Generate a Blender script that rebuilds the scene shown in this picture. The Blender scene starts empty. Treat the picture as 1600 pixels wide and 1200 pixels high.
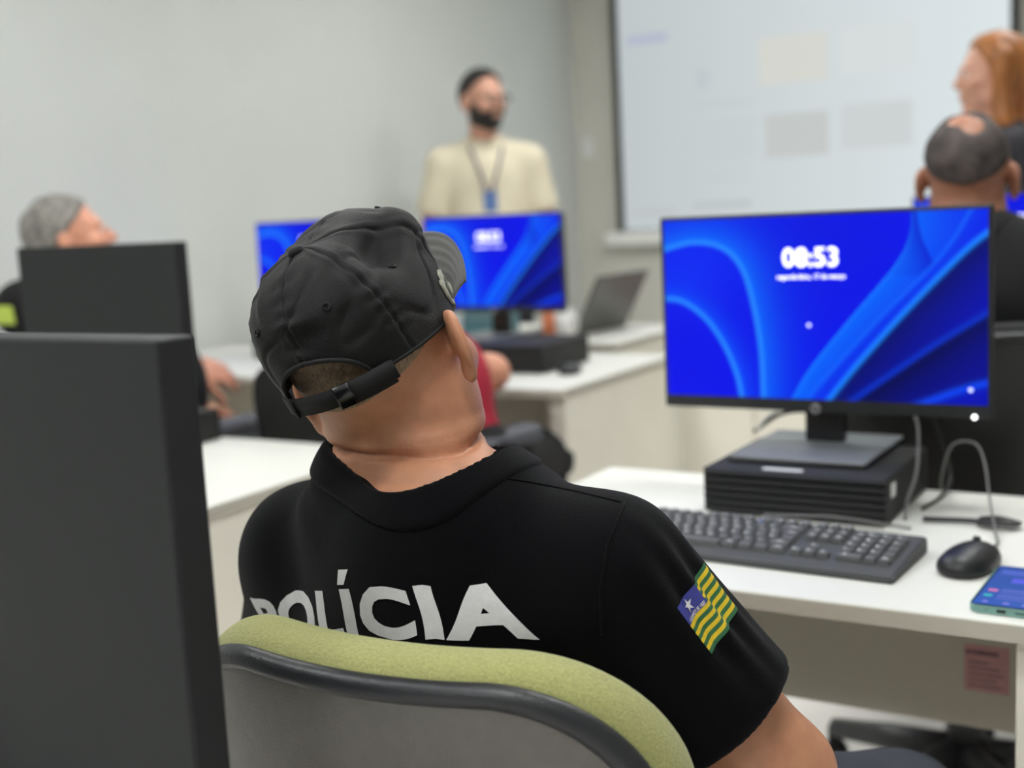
import bpy, bmesh, math, random
import numpy as np
from math import sin, cos, pi, radians, sqrt
from mathutils import Vector, Matrix, Euler
from mathutils.bvhtree import BVHTree

random.seed(7); rng = np.random.default_rng(7)
SC = bpy.context.scene
COL = SC.collection
V = Vector

# ------------------------------------------------------------------ camera
FPX = 1950.0
YAW, PITCH, ROLL, EYE = radians(31.4), radians(8.1), radians(2.9), 1.23
CAMR = (Matrix.Rotation(YAW, 3, 'Z') @ Matrix.Rotation(pi/2-PITCH, 3, 'X') @ Matrix.Rotation(-ROLL, 3, 'Z'))
cam_d = bpy.data.cameras.new('camera')
cam = bpy.data.objects.new('camera', cam_d); COL.objects.link(cam)
cam.matrix_world = Matrix.Translation((0, 0, EYE)) @ CAMR.to_4x4()
cam_d.sensor_width = 36; cam_d.lens = 36*FPX/1600
cam_d.dof.use_dof = True; cam_d.dof.focus_distance = 1.13; cam_d.dof.aperture_fstop = 3.3
cam_d.clip_start = 0.05
SC.camera = cam
def pt(px, py, d):                     # point seen at photo pixel, at camera depth d
    return V((0, 0, EYE)) + CAMR @ V(((px-800)/FPX, -(py-600)/FPX, -1))*d
def ptz(px, py, z):
    r = CAMR @ V(((px-800)/FPX, -(py-600)/FPX, -1)); return V((0, 0, EYE)) + r*((z-EYE)/r.z)
def pty(px, py, y):
    r = CAMR @ V(((px-800)/FPX, -(py-600)/FPX, -1)); return V((0, 0, EYE)) + r*(y/r.y)

# ------------------------------------------------------------------ materials
def lin(c):
    return tuple((x/255/12.92 if x/255 <= .04045 else ((x/255+.055)/1.055)**2.4) for x in c)
def material(name, rgb, rough=.5, metal=0, spec=.5, noise=0, nscale=20, bump=0, bscale=200, sss=0, sheen=0, coat=0, stretch=(1, 1, 1), emis=None, estr=1):
    m = bpy.data.materials.new(name); m.use_nodes = True
    nt = m.node_tree; b = nt.nodes['Principled BSDF']; L = nt.links
    c = lin(rgb)+(1,)
    b.inputs['Base Color'].default_value = c
    b.inputs['Roughness'].default_value = rough; b.inputs['Metallic'].default_value = metal
    b.inputs['Specular IOR Level'].default_value = spec
    if sheen:
        b.inputs['Sheen Weight'].default_value = sheen; b.inputs['Sheen Roughness'].default_value = .5
    if coat: b.inputs['Coat Weight'].default_value = coat
    if sss:
        b.inputs['Subsurface Weight'].default_value = sss
        b.inputs['Subsurface Radius'].default_value = (.012, .005, .003); b.inputs['Subsurface Scale'].default_value = .5
    tc = nt.nodes.new('ShaderNodeTexCoord'); mp = nt.nodes.new('ShaderNodeMapping')
    mp.inputs['Scale'].default_value = stretch
    L.new(tc.outputs['Object'], mp.inputs['Vector'])
    if noise:
        n = nt.nodes.new('ShaderNodeTexNoise'); n.inputs['Scale'].default_value = nscale; n.inputs['Detail'].default_value = 6
        r = nt.nodes.new('ShaderNodeMapRange'); r.inputs['From Min'].default_value = .3; r.inputs['From Max'].default_value = .7
        r.inputs['To Min'].default_value = 1-noise; r.inputs['To Max'].default_value = 1+noise
        mx = nt.nodes.new('ShaderNodeVectorMath'); mx.operation = 'SCALE'; mx.inputs[0].default_value = c[:3]
        L.new(mp.outputs['Vector'], n.inputs['Vector']); L.new(n.outputs['Fac'], r.inputs['Value'])
        L.new(r.outputs['Result'], mx.inputs['Scale']); L.new(mx.outputs['Vector'], b.inputs['Base Color'])
    if bump:
        n = nt.nodes.new('ShaderNodeTexNoise'); n.inputs['Scale'].default_value = bscale; n.inputs['Detail'].default_value = 3
        bp = nt.nodes.new('ShaderNodeBump'); bp.inputs['Strength'].default_value = bump; bp.inputs['Distance'].default_value = .002
        L.new(mp.outputs['Vector'], n.inputs['Vector']); L.new(n.outputs['Fac'], bp.inputs['Height']); L.new(bp.outputs['Normal'], b.inputs['Normal'])
    if emis:
        b.inputs['Emission Color'].default_value = lin(emis)+(1,); b.inputs['Emission Strength'].default_value = estr
    return m
def image_material(name, strength=1.0):      # a glowing screen: its picture is stored in the colour attribute 'picture'
    m = bpy.data.materials.new(name); m.use_nodes = True
    nt = m.node_tree; b = nt.nodes['Principled BSDF']
    b.inputs['Base Color'].default_value = (.004, .004, .005, 1); b.inputs['Roughness'].default_value = .5; b.inputs['Specular IOR Level'].default_value = .08
    a = nt.nodes.new('ShaderNodeAttribute'); a.attribute_name = 'picture'
    nt.links.new(a.outputs['Color'], b.inputs['Emission Color']); b.inputs['Emission Strength'].default_value = strength
    return m
LAMP_E = 21.5
M = {}
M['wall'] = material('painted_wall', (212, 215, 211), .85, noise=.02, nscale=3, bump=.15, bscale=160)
M['wall_dim'] = material('grey_painted_wall', (176, 176, 172), .85, noise=.02, nscale=3, bump=.15, bscale=160)  # unseen right and back walls, greyed to weaken the bounced fill light
M['wall_front'] = material('painted_front_wall', (214, 212, 202), .85, noise=.03, nscale=3, bump=.15, bscale=160)
M['ceiling'] = material('ceiling_board', (232, 232, 228), .9, bump=.2, bscale=90)
M['white_lam'] = material('white_laminate', (224, 224, 217), .42, noise=.012, nscale=6, bump=.03, bscale=300)
M['edge_lam'] = material('shaded_edge_laminate', (190, 186, 172), .5, noise=.02, nscale=8)  # darker than the tabletop: shade on the desk edge put into the colour
M['end_lam'] = material('cream_end_panel_laminate', (238, 234, 220), .5, noise=.02, nscale=8)
M['bar'] = material('white_enamel', (250, 250, 246), .35)
M['panel_lam'] = material('modesty_panel_laminate', (236, 228, 212), .55, noise=.03, nscale=8)
M['black_pl'] = material('black_plastic', (26, 27, 29), .42, bump=.08, bscale=500)
M['dark_pl'] = material('charcoal_plastic', (32, 34, 35), .55, spec=.35, bump=.1, bscale=700)
M['dark_side'] = material('dark_bezel_plastic', (30, 32, 34), .45, bump=.08, bscale=700)
M['gloss_bl'] = material('glossy_black_plastic', (18, 18, 20), .22)
M['case_gr'] = material('matt_black_steel', (48, 48, 48), .6, spec=.25, bump=.05, bscale=600)
M['base_gr'] = material('grey_stand_plastic', (122, 126, 129), .4, noise=.04, nscale=14)
M['silver'] = material('silver_metal', (185, 187, 188), .3, metal=.8)
M['white_pl'] = material('white_plastic', (232, 232, 228), .4)
M['paper'] = material('white_sticker_paper', (232, 232, 230), .7)
M['pink'] = material('pink_label_paper', (238, 182, 184), .8, noise=.05, nscale=40)
M['ink'] = material('dark_ink', (58, 30, 36), .8)
M['grey_cable'] = material('grey_cable_rubber', (112, 112, 110), .5)
M['black_cable'] = material('black_cable_rubber', (24, 24, 25), .5)
M['blue_pl'] = material('blue_sticker', (38, 92, 190), .5)
M['key'] = material('keycap_plastic', (98, 99, 100), .55, spec=.3, bump=.08, bscale=800)
M['legend'] = material('key_legend_print', (206, 208, 205), .6)
M['kb_body'] = material('keyboard_plastic', (76, 77, 78), .55, spec=.3, bump=.08, bscale=700)
M['green_fab'] = material('green_chair_fabric', (166, 167, 106), .95, noise=.16, nscale=420, bump=.9, bscale=420, sheen=.25)
M['shell'] = material('dark_chair_shell', (108, 104, 99), .3, noise=.07, nscale=60, bump=.35, bscale=520)
M['rim'] = material('chair_rim_plastic', (42, 43, 46), .33, bump=.3, bscale=420)
M['slate_fab'] = material('slate_chair_fabric', (88, 90, 96), .9, noise=.1, nscale=300, bump=.5, bscale=400)
M['black_fab'] = material('black_chair_fabric', (24, 24, 26), .85, noise=.1, nscale=300, bump=.5, bscale=400)
M['chair_base'] = material('chair_base_plastic', (70, 71, 73), .45, bump=.1, bscale=300)
M['skin'] = material('brown_skin', (194, 137, 105), .5, noise=.1, nscale=46, bump=.25, bscale=420, sss=.12)
M['skin_tan'] = material('tan_skin', (168, 116, 92), .5, noise=.12, nscale=46, bump=.1, bscale=300, sss=.12)
M['skin_pale'] = material('fair_skin', (206, 154, 130), .5, noise=.07, nscale=40, bump=.1, bscale=300, sss=.12)
M['skin_ruddy'] = material('ruddy_skin', (214, 152, 124), .5, noise=.09, nscale=40, bump=.1, bscale=300, sss=.12)
M['eye'] = material('eye_white', (215, 210, 205), .25)
M['tshirt'] = material('black_jersey_cotton', (5, 5, 8), .92, spec=.1, noise=.2, nscale=500, bump=.4, bscale=800, sheen=.05)
M['print'] = material('white_screen_print', (228, 227, 230), .6, noise=.05, nscale=120, bump=.12, bscale=300)
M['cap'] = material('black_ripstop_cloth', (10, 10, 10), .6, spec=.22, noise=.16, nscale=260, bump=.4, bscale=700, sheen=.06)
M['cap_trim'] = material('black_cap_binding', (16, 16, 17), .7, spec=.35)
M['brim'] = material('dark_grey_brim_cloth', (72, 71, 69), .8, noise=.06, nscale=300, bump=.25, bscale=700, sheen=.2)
M['badge'] = material('silver_embroidery_thread', (176, 176, 160), .55, noise=.25, nscale=500, bump=.6, bscale=600)
M['badge_dk'] = material('dark_embroidery_thread', (82, 86, 74), .7, noise=.2, nscale=500)
M['fl_green'] = material('flag_green', (46, 104, 66), .7, noise=.06, nscale=200, bump=.15, bscale=700)
M['fl_yellow'] = material('flag_yellow', (226, 194, 38), .7, noise=.06, nscale=200, bump=.15, bscale=700)
M['fl_blue'] = material('flag_blue', (58, 62, 142), .7, noise=.06, nscale=200, bump=.15, bscale=700)
M['jeans'] = material('slate_denim', (58, 61, 72), .9, noise=.12, nscale=300, bump=.4, bscale=600)
M['trouser'] = material('dark_trouser_cloth', (36, 37, 42), .9, noise=.1, nscale=300, bump=.3, bscale=600)
M['shoe'] = material('black_shoe_leather', (26, 25, 25), .4)
M['polo'] = material('cream_polo_cotton', (222, 212, 186), .9, noise=.04, nscale=200, bump=.3, bscale=500, sheen=.1)
M['red_sh'] = material('red_shirt_cotton', (178, 34, 58), .85, noise=.08, nscale=200, bump=.3, bscale=500)
M['black_sh'] = material('black_uniform_cloth', (13, 13, 16), .9, noise=.1, nscale=200, bump=.3, bscale=500)
M['lime'] = material('lime_reflective_patch', (196, 216, 92), .6)
M['blouse'] = material('dark_blouse_cloth', (42, 40, 46), .85, bump=.3, bscale=400)
M['hair_dark'] = material('dark_hair', (34, 29, 27), .6, noise=.3, nscale=180, bump=.7, bscale=260, stretch=(1, 1, .25))
M['hair_grey'] = material('grey_hair', (128, 124, 118), .65, noise=.55, nscale=50, bump=.7, bscale=260)
M['hair_salt'] = material('salt_and_pepper_hair', (70, 62, 60), .75, noise=.65, nscale=30, bump=.7, bscale=260)
M['hair_red'] = material('auburn_hair', (160, 100, 50), .45, noise=.4, nscale=60, bump=.7, bscale=160, stretch=(1, 1, .12))
M['stubble'] = material('short_brown_stubble_hair', (150, 128, 104), .75, noise=.4, nscale=480, bump=1.0, bscale=620, stretch=(1, 1, .3))
M['lanyard'] = material('purple_grey_lanyard', (116, 102, 112), .7)
M['card'] = material('blue_badge_card', (92, 122, 176), .4)
M['glass_fr'] = material('dark_spectacle_frame', (40, 36, 36), .3)
M['screen_border'] = material('dark_screen_border', (60, 60, 58), .8)
M['phone_fr'] = material('teal_metal_phone_frame', (126, 168, 160), .3, metal=.5)
M['teal'] = material('teal_plastic', (82, 122, 132), .4)
M['red_pl'] = material('red_plastic', (190, 44, 40), .4)
M['lid'] = material('grey_laptop_shell', (98, 98, 95), .4, metal=.2)
M['orange'] = material('orange_plastic', (206, 120, 78), .5)
M['led'] = material('white_led', (250, 250, 250), .4, emis=(255, 255, 255), estr=4)
M['white_glow'] = material('white_screen_text', (250, 250, 255), .4, emis=(250, 250, 255), estr=1.0)
M['dot_glow'] = material('pale_screen_dot', (200, 205, 240), .4, emis=(190, 196, 240), estr=1)
M['picture'] = image_material('screen_picture', 1.0)
M['projection'] = image_material('projected_picture', 1.0)  # emission stands in for projector light falling on the screen
M['glass_black'] = material('black_glass', (10, 10, 12), .12)

def tile_floor():
    m = bpy.data.materials.new('white_floor_tiles'); m.use_nodes = True
    nt = m.node_tree; b = nt.nodes['Principled BSDF']; L = nt.links
    tc = nt.nodes.new('ShaderNodeTexCoord'); br = nt.nodes.new('ShaderNodeTexBrick')
    br.offset = 0; br.inputs['Scale'].default_value = 1.0
    br.inputs['Brick Width'].default_value = .6; br.inputs['Row Height'].default_value = .6; br.inputs['Mortar Size'].default_value = .004
    br.inputs['Color1'].default_value = lin((246, 243, 240))+(1,); br.inputs['Color2'].default_value = lin((243, 240, 236))+(1,)
    br.inputs['Mortar'].default_value = lin((160, 156, 150))+(1,)
    L.new(tc.outputs['Object'], br.inputs['Vector']); L.new(br.outputs['Color'], b.inputs['Base Color'])
    b.inputs['Roughness'].default_value = .22
    return m
M['floor'] = tile_floor()

def stubbled_skin():       # a shaved nape: hair-coloured stubble thins out from the cap edge down to the bare neck
    m = M['skin']
    return m

# ------------------------------------------------------------------ object helpers
def link(name, me, mat, parent=None, smooth=False):
    o = bpy.data.objects.new(name, me); COL.objects.link(o)
    if mat is not None:
        for mm in (mat if isinstance(mat, (list, tuple)) else [mat]): me.materials.append(mm)
    if smooth: me.shade_smooth()
    if parent is not None: o.parent = parent
    return o
def obj(name, bm, mat, parent=None, smooth=False):
    me = bpy.data.meshes.new(name); bm.normal_update(); bm.to_mesh(me); bm.free()
    return link(name, me, mat, parent, smooth)
def tag(o, label, cat, group=None):
    o['label'] = label; o['category'] = cat
    if group: o['group'] = group
    return o
def thing(name, label, cat, loc=(0, 0, 0), rotz=0, group=None):
    o = bpy.data.objects.new(name, None); COL.objects.link(o)
    o.location = loc; o.rotation_euler = (0, 0, rotz); o.empty_display_size = .1
    return tag(o, label, cat, group)
def struct(name, bm, mat, parent=None):
    o = obj(name, bm, mat, parent)
    if parent is None: o['kind'] = 'structure'
    return o
def box(bm, lo, hi, bev=0, seg=2, mi=0, mtx=None):
    b = bmesh.new(); bmesh.ops.create_cube(b, size=1)
    c = [(a+d)/2 for a, d in zip(lo, hi)]; s = [abs(d-a) for a, d in zip(lo, hi)]
    for v in b.verts: v.co = V((v.co.x*s[0]+c[0], v.co.y*s[1]+c[1], v.co.z*s[2]+c[2]))
    if bev: bmesh.ops.bevel(b, geom=b.edges[:], offset=bev, segments=seg, profile=.5, affect='EDGES')
    if mtx is not None: b.transform(mtx)
    for f in b.faces: f.material_index = mi
    join(bm, b)
def join(bm, b):
    me = bpy.data.meshes.new('t'); b.to_mesh(me); b.free(); bm.from_mesh(me); bpy.data.meshes.remove(me)
def BOX(lo, hi, bev=0, seg=2, mtx=None):
    bm = bmesh.new(); box(bm, lo, hi, bev, seg, 0, mtx); return bm
def frame_axes(d):
    d = d.normalized(); a = V((0, 0, 1)) if abs(d.z) < .9 else V((1, 0, 0))
    x = d.cross(a).normalized(); return x, d.cross(x).normalized()
def tube(bm, pts, r, n=10, closed=False, mi=0, rads=None):
    pts = [V(p) for p in pts]; rings = []; N = len(pts)
    px = None
    for i, p in enumerate(pts):
        if closed: d = pts[(i+1) % N]-pts[i-1]
        else: d = pts[min(i+1, N-1)]-pts[max(i-1, 0)]
        d.normalize()
        if px is None: x, y = frame_axes(d)
        else:
            x = (px-d*px.dot(d)).normalized(); y = d.cross(x)
        px = x; rr = rads[i] if rads else r
        rings.append([bm.verts.new(p+(x*cos(2*pi*k/n)+y*sin(2*pi*k/n))*rr) for k in range(n)])
    for i in range(N if closed else N-1):
        a, b = rings[i], rings[(i+1) % N]
        for k in range(n):
            f = bm.faces.new((a[k], a[(k+1) % n], b[(k+1) % n], b[k])); f.material_index = mi; f.smooth = True
    if not closed:
        bm.faces.new(rings[0][::-1]).material_index = mi; bm.faces.new(rings[-1]).material_index = mi
def smooth_path(pts, n=8):
    pts = [V(p) for p in pts]; P4 = [pts[0]*2-pts[1]]+pts+[pts[-1]*2-pts[-2]]; out = []
    for i in range(1, len(P4)-2):
        a, b, c, d = P4[i-1:i+3]
        for k in range(n):
            t = k/n
            out.append(.5*((2*b)+(c-a)*t+(2*a-5*b+4*c-d)*t*t+(3*b-a-3*c+d)*t**3))
    out.append(pts[-1]); return out
def cyl(bm, a, b, ra, rb=None, n=24, mi=0):
    tube(bm, [a, b], ra, n, mi=mi, rads=[ra, ra if rb is None else rb])
def lathe(bm, prof, n=32, mtx=None, mi=0):
    rings = []
    for r, z in prof:
        rings.append([bm.verts.new((mtx or Matrix()) @ V((r*cos(2*pi*k/n), r*sin(2*pi*k/n), z))) for k in range(n)])
    for a, b in zip(rings, rings[1:]):
        for k in range(n):
            f = bm.faces.new((a[k], a[(k+1) % n], b[(k+1) % n], b[k])); f.material_index = mi; f.smooth = True
    bm.faces.new(rings[0][::-1]).material_index = mi; bm.faces.new(rings[-1]).material_index = mi
def text_bm(s, size, bold=0, align='CENTER', extrude=0, space=1.0):
    c = bpy.data.curves.new('t', 'FONT'); c.body = s; c.size = size; c.align_x = align; c.align_y = 'CENTER'
    c.offset = bold; c.extrude = extrude; c.space_character = space; c.resolution_u = 4
    o = bpy.data.objects.new('t', c); COL.objects.link(o)
    dg = bpy.context.evaluated_depsgraph_get(); ev = o.evaluated_get(dg)
    me = bpy.data.meshes.new_from_object(ev); bm = bmesh.new(); bm.from_mesh(me)
    bpy.data.meshes.remove(me); bpy.data.objects.remove(o); bpy.data.curves.remove(c)
    return bm
def dice(bm, step):
    bm.normal_update()
    for ax in (0, 1):
        lo = min(v.co[ax] for v in bm.verts); hi = max(v.co[ax] for v in bm.verts)
        n = V((1, 0, 0)) if ax == 0 else V((0, 1, 0)); x = lo+step
        while x < hi:
            bmesh.ops.bisect_plane(bm, geom=bm.verts[:]+bm.edges[:]+bm.faces[:], plane_co=n*x, plane_no=n, dist=1e-6); x += step
    return bm
def picture_mesh(name, img, w, h, mat, parent):      # img: rows top to bottom, linear rgb; lies in the xz plane facing -y
    H, W = img.shape[:2]
    xs = np.linspace(-w/2, w/2, W); zs = np.linspace(h/2, -h/2, H)
    vs = np.zeros((H, W, 3), np.float32); vs[..., 0] = xs[None]; vs[..., 2] = zs[:, None]
    idx = np.arange(H*W).reshape(H, W)
    q = np.stack([idx[1:, :-1], idx[1:, 1:], idx[:-1, 1:], idx[:-1, :-1]], -1).reshape(-1, 4)
    me = bpy.data.meshes.new(name); me.from_pydata(vs.reshape(-1, 3).tolist(), [], q.tolist())
    a = me.color_attributes.new('picture', 'FLOAT_COLOR', 'POINT')
    c = np.ones((H*W, 4), np.float32); c[:, :3] = img.reshape(-1, 3); a.data.foreach_set('color', c.ravel())
    return link(name, me, mat, parent)

# ------------------------------------------------------------------ signed distance modelling (numpy)
def smin(a, b, k):
    if k <= 0: return np.minimum(a, b)
    h = np.clip(.5+.5*(b-a)/k, 0, 1); return b*(1-h)+a*h-k*h*(1-h)
def smax(a, b, k): return -smin(-a, -b, k)
A3 = lambda v: np.array(v[:], dtype=np.float64)
def f_cone(a, b, ra, rb, flat=None):          # flat=(axis, s): squashed along an axis by s
    a, b = A3(a), A3(b); ba = b-a; L2 = max(ba @ ba, 1e-12)
    if flat: n = A3(flat[0]); n = n/np.linalg.norm(n); s = flat[1]
    def f(p):
        q = p-a
        h = np.clip(q @ ba/L2, 0, 1); r = q-h[:, None]*ba
        if flat:
            r = r+(r @ n)[:, None]*n*(1/s-1)
            return (np.sqrt((r*r).sum(1))-(ra+(rb-ra)*h))*min(s, 1)**.5
        return np.sqrt((r*r).sum(1))-(ra+(rb-ra)*h)
    return f
def f_ell(c, r, R=None):
    c, r = A3(c), A3(r); R = None if R is None else np.array(R)
    def f(p):
        q = p-c
        if R is not None: q = q @ R
        k0 = np.sqrt(((q/r)**2).sum(1)); k1 = np.sqrt(((q/(r*r))**2).sum(1))+1e-9
        return k0*(k0-1)/k1
    return f
def f_plane(o, n):                             # negative on the side against n
    o, n = A3(o), A3(n); n = n/np.linalg.norm(n)
    return lambda p: (p-o) @ n
def fold(prims):
    def f(p):
        d = None
        for g, k in prims:
            e = g(p); d = e if d is None else smin(d, e, k)
        return d
    return f
def nets(f, lo, hi, h, m=4):
    lo = np.array(lo, float); n = np.maximum(((np.array(hi)-lo)/h).astype(int)//m+1, 2)      # coarse cells
    ax = [lo[i]+(np.arange(n[i])+.5)*h*m for i in range(3)]
    g = np.stack(np.meshgrid(*ax, indexing='ij'), -1).reshape(-1, 3)
    c = f(g).reshape(n)
    D = np.repeat(np.repeat(np.repeat(c, m, 0), m, 1), m, 2).astype(np.float32)
    band = np.abs(c) < h*m*1.9
    bi = np.argwhere(band)
    loc = np.stack(np.meshgrid(*[np.arange(m)]*3, indexing='ij'), -1).reshape(-1, 3)
    for s in range(0, len(bi), 8000):
        ii = (bi[s:s+8000, None, :]*m+loc[None]).reshape(-1, 3)
        D[ii[:, 0], ii[:, 1], ii[:, 2]] = f(lo+(ii+.5)*h)
    S = D < 0
    a = S[:-1, :-1, :-1]; allS = a.copy(); anyS = a.copy()
    for dx in (0, 1):
        for dy in (0, 1):
            for dz in (0, 1):
                t = S[dx:S.shape[0]-1+dx, dy:S.shape[1]-1+dy, dz:S.shape[2]-1+dz]; allS &= t; anyS |= t
    act = np.argwhere(anyS & ~allS)
    cor = [(x, y, z) for x in (0, 1) for y in (0, 1) for z in (0, 1)]
    val = np.stack([D[act[:, 0]+x, act[:, 1]+y, act[:, 2]+z] for x, y, z in cor], 1).astype(np.float64)
    acc = np.zeros((len(act), 3)); cnt = np.zeros(len(act))
    for i in range(8):
        for j in range(i+1, 8):
            if sum(abs(cor[i][k]-cor[j][k]) for k in range(3)) != 1: continue
            va, vb = val[:, i], val[:, j]; ok = (va < 0) != (vb < 0)
            t = np.where(ok, va/np.where(ok, va-vb, 1), 0)[:, None]
            acc += np.where(ok[:, None], np.array(cor[i])*(1-t)+np.array(cor[j])*t, 0); cnt += ok
    ve = lo+(act+.5+acc/cnt[:, None])*h
    ID = np.full(anyS.shape, -1, np.int32); ID[act[:, 0], act[:, 1], act[:, 2]] = np.arange(len(act))
    quads = []
    for axn in range(3):
        u, w = (axn+1) % 3, (axn+2) % 3
        s0 = [slice(None)]*3; s1 = [slice(None)]*3; s0[axn] = slice(0, -1); s1[axn] = slice(1, None)
        ch = np.argwhere(S[tuple(s0)] != S[tuple(s1)])
        ch = ch[(ch[:, u] > 0) & (ch[:, w] > 0) & (ch[:, u] < S.shape[u]-1) & (ch[:, w] < S.shape[w]-1)]
        fl = S[tuple(s0)][ch[:, 0], ch[:, 1], ch[:, 2]]
        def cell(du, dw):
            q = ch.copy(); q[:, u] -= du; q[:, w] -= dw; return ID[q[:, 0], q[:, 1], q[:, 2]]
        Q = np.stack([cell(1, 1), cell(0, 1), cell(0, 0), cell(1, 0)], 1)
        Q[~fl] = Q[~fl][:, ::-1]
        quads.append(Q[(Q >= 0).all(1)])
    return ve, np.concatenate(quads)
def relax(ve, q, it, lam=.5):
    n = len(ve); e = np.concatenate([q[:, [0, 1]], q[:, [1, 2]], q[:, [2, 3]], q[:, [3, 0]]])
    e = np.concatenate([e, e[:, ::-1]]); deg = np.bincount(e[:, 0], minlength=n)[:, None]
    for i in range(it*2):
        s = np.stack([np.bincount(e[:, 0], ve[e[:, 1], k], n) for k in range(3)], 1)
        ve = ve+(s/np.maximum(deg, 1)-ve)*(lam if i % 2 == 0 else -lam*.98)
    return ve
def np_normals(ve, q):
    n = np.cross(ve[q[:, 2]]-ve[q[:, 0]], ve[q[:, 3]]-ve[q[:, 1]])
    o = np.stack([np.bincount(q.ravel(), np.repeat(n[:, k], 4), len(ve)) for k in range(3)], 1)
    return o/np.maximum(np.linalg.norm(o, axis=1), 1e-12)[:, None]
def sdf_mesh(name, f, lo, hi, h, mat, parent, it=3, disp=None, origin=(0, 0, 0)):
    ve, q = nets(f, lo, hi, h)
    ve = relax(ve, q, it)
    if disp is not None: ve = ve+np_normals(ve, q)*disp(ve)[:, None]
    me = bpy.data.meshes.new(name)
    me.from_pydata((ve-np.array(origin)).tolist(), [], q.tolist())
    o = link(name, me, mat, parent, True)
    o['_'] = 0; del o['_']
    return o, ve, q
def wavy(seed, freq, n=9, stretch=(1, 1, 1)):
    r = np.random.default_rng(seed); d = r.normal(size=(n, 3)); d /= np.linalg.norm(d, axis=1)[:, None]
    d = d*np.array(stretch)*freq*r.uniform(.6, 1.5, (n, 1)); ph = r.uniform(0, 6.28, n)
    return lambda p: np.sin(p @ d.T+ph).sum(1)/sqrt(n)

# ------------------------------------------------------------------ people
def head_prims(s=1.0, nose=1.0, ear=1.0):
    """head-space prims: x right, y forward, z up, origin between the ears"""
    P = [(f_ell((0, -.012, .036), (.077, .099, .092)), 0),
         (f_ell((0, .03, -.03), (.063, .068, .086)), .03),
         (f_ell((0, .07, -.098), (.026, .022, .02)), .02)]
    for x in (-1, 1):
        P += [(f_ell((x*.05, .012, -.066), (.02, .03, .028)), .03),
              (f_ell((x*.042, .066, -.02), (.024, .024, .022)), .02)]
    P += [(f_cone((-.036, .086, .026), (.036, .086, .026), .011, .011), .018),
          (f_cone((0, .094, .014), (0, .115*nose, -.022), .008, .0125), .012),
          (f_cone((-.011, .104, -.027), (.011, .104, -.027), .008, .008), .008),
          (f_cone((-.02, .093, -.052), (.02, .093, -.052), .0065, .0065), .006),
          (f_cone((-.017, .092, -.064), (.017, .092, -.064), .0075, .0075), .006)]
    return P
def head_sdf(nose=1.0, ear_out=.42, ears=True):
    base = fold(head_prims(nose=nose))
    el = []
    for x in (-1, 1):
        eo = ear_out if not isinstance(ear_out, tuple) else ear_out[(x+1)//2]; a = eo*x
        # ear axes: n = thin axis, pointing outward and forward; u = up; w = backward
        n = V((x*cos(abs(a)), sin(abs(a))*1.0, .08)).normalized(); w = V((x*sin(abs(a)), -cos(abs(a)), 0)).normalized(); u = n.cross(w).normalized()
        u = u if u.z > 0 else -u
        R = np.array([[n[i], w[i], u[i]] for i in range(3)])
        c = V((x*(.079+max(0, eo-.42)*.04), -.002, -.002))+w*.012
        el.append((f_ell(c, (.0078, .0195, .034), R), f_ell(c+n*.0095+V((0, 0, .002)), (.0075, .0125, .0235), R), f_ell(c-w*.004+V((0, 0, -.033)), (.0065, .009, .011), R)))
    def f(p):
        d = base(p)
        for x in (-1, 1):
            d = smax(d, -f_ell((x*.032, .104, .01), (.016, .013, .0095))(p), .01)
            d = smin(d, f_ell((x*.032, .083, .009), (.0135, .0135, .0125))(p), .003)
        if ears:
            for a, b, l in el:
                e = smax(smin(a(p), l(p), .006), -b(p), .004)
                d = smin(d, e, .011)
        return d
    return f
def in_head(f, c, R, s):
    c = A3(c); R = np.array(R)
    return lambda p: f(((p-c) @ R)/s)*s
def rotm(yaw=0, pitch=0, roll=0):       # columns right, forward, up; yaw left positive, pitch up positive, roll to the right shoulder positive
    m = Matrix.Rotation(yaw, 3, 'Z') @ Matrix.Rotation(pitch, 3, 'X') @ Matrix.Rotation(roll, 3, 'Y')
    return m
def hand_prims(w, d, n, t, L=.185, curl=.5, spread=.1):
    """w wrist, d direction of the fingers, n palm normal (out of the palm), t side of the thumb"""
    w, d, n, t = V(w), V(d).normalized(), V(n), V(t)
    n = (n-d*n.dot(d)).normalized(); t = d.cross(n) if d.cross(n).dot(t) > 0 else -d.cross(n)
    k = L/.185; P = []
    knuckle = w+d*.092*k
    P.append((f_cone(w+d*.004, w+d*.05*k, .026*k, .038*k, (n, .42)), .012))
    P.append((f_cone(w+d*.05*k+t*.012*k, knuckle-d*.012*k+t*.014*k, .028*k, .026*k, (n, .42)), .01))
    P.append((f_cone(w+d*.05*k-t*.012*k, knuckle-d*.016*k-t*.016*k, .028*k, .024*k, (n, .42)), .01))
    for i, (off, ln, r) in enumerate(((.031, .070, .0088), (.010, .079, .0092), (-.011, .073, .0088), (-.030, .057, .0078))):
        b = knuckle+t*off*k-d*(.004 if i in (0, 2) else (0 if i == 1 else .012))*k
        dd = (d+t*off*spread*14).normalized(); a = 0
        for j, fr in enumerate((.45, .31, .24)):
            a += curl*(.5, .75, .5)[j]
            dj = dd*cos(a)+n*sin(a); e = b+dj*ln*fr*k
            P.append((f_cone(b, e, r*k*(1-.1*j), r*k*(.93-.11*j)), .004 if j == 0 else .003)); b = e
    b = w+d*.028*k+t*.024*k; dt = (d*.62+t*.72+n*.22).normalized()
    for j, ln in enumerate((.042, .034, .027)):
        e = b+dt*ln*k; P.append((f_cone(b, e, (.0135-.0015*j)*k, (.012-.0018*j)*k), .008 if j == 0 else .003)); b = e
        dt = (dt+d*.28+n*.15*curl).normalized()
    return P
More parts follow.
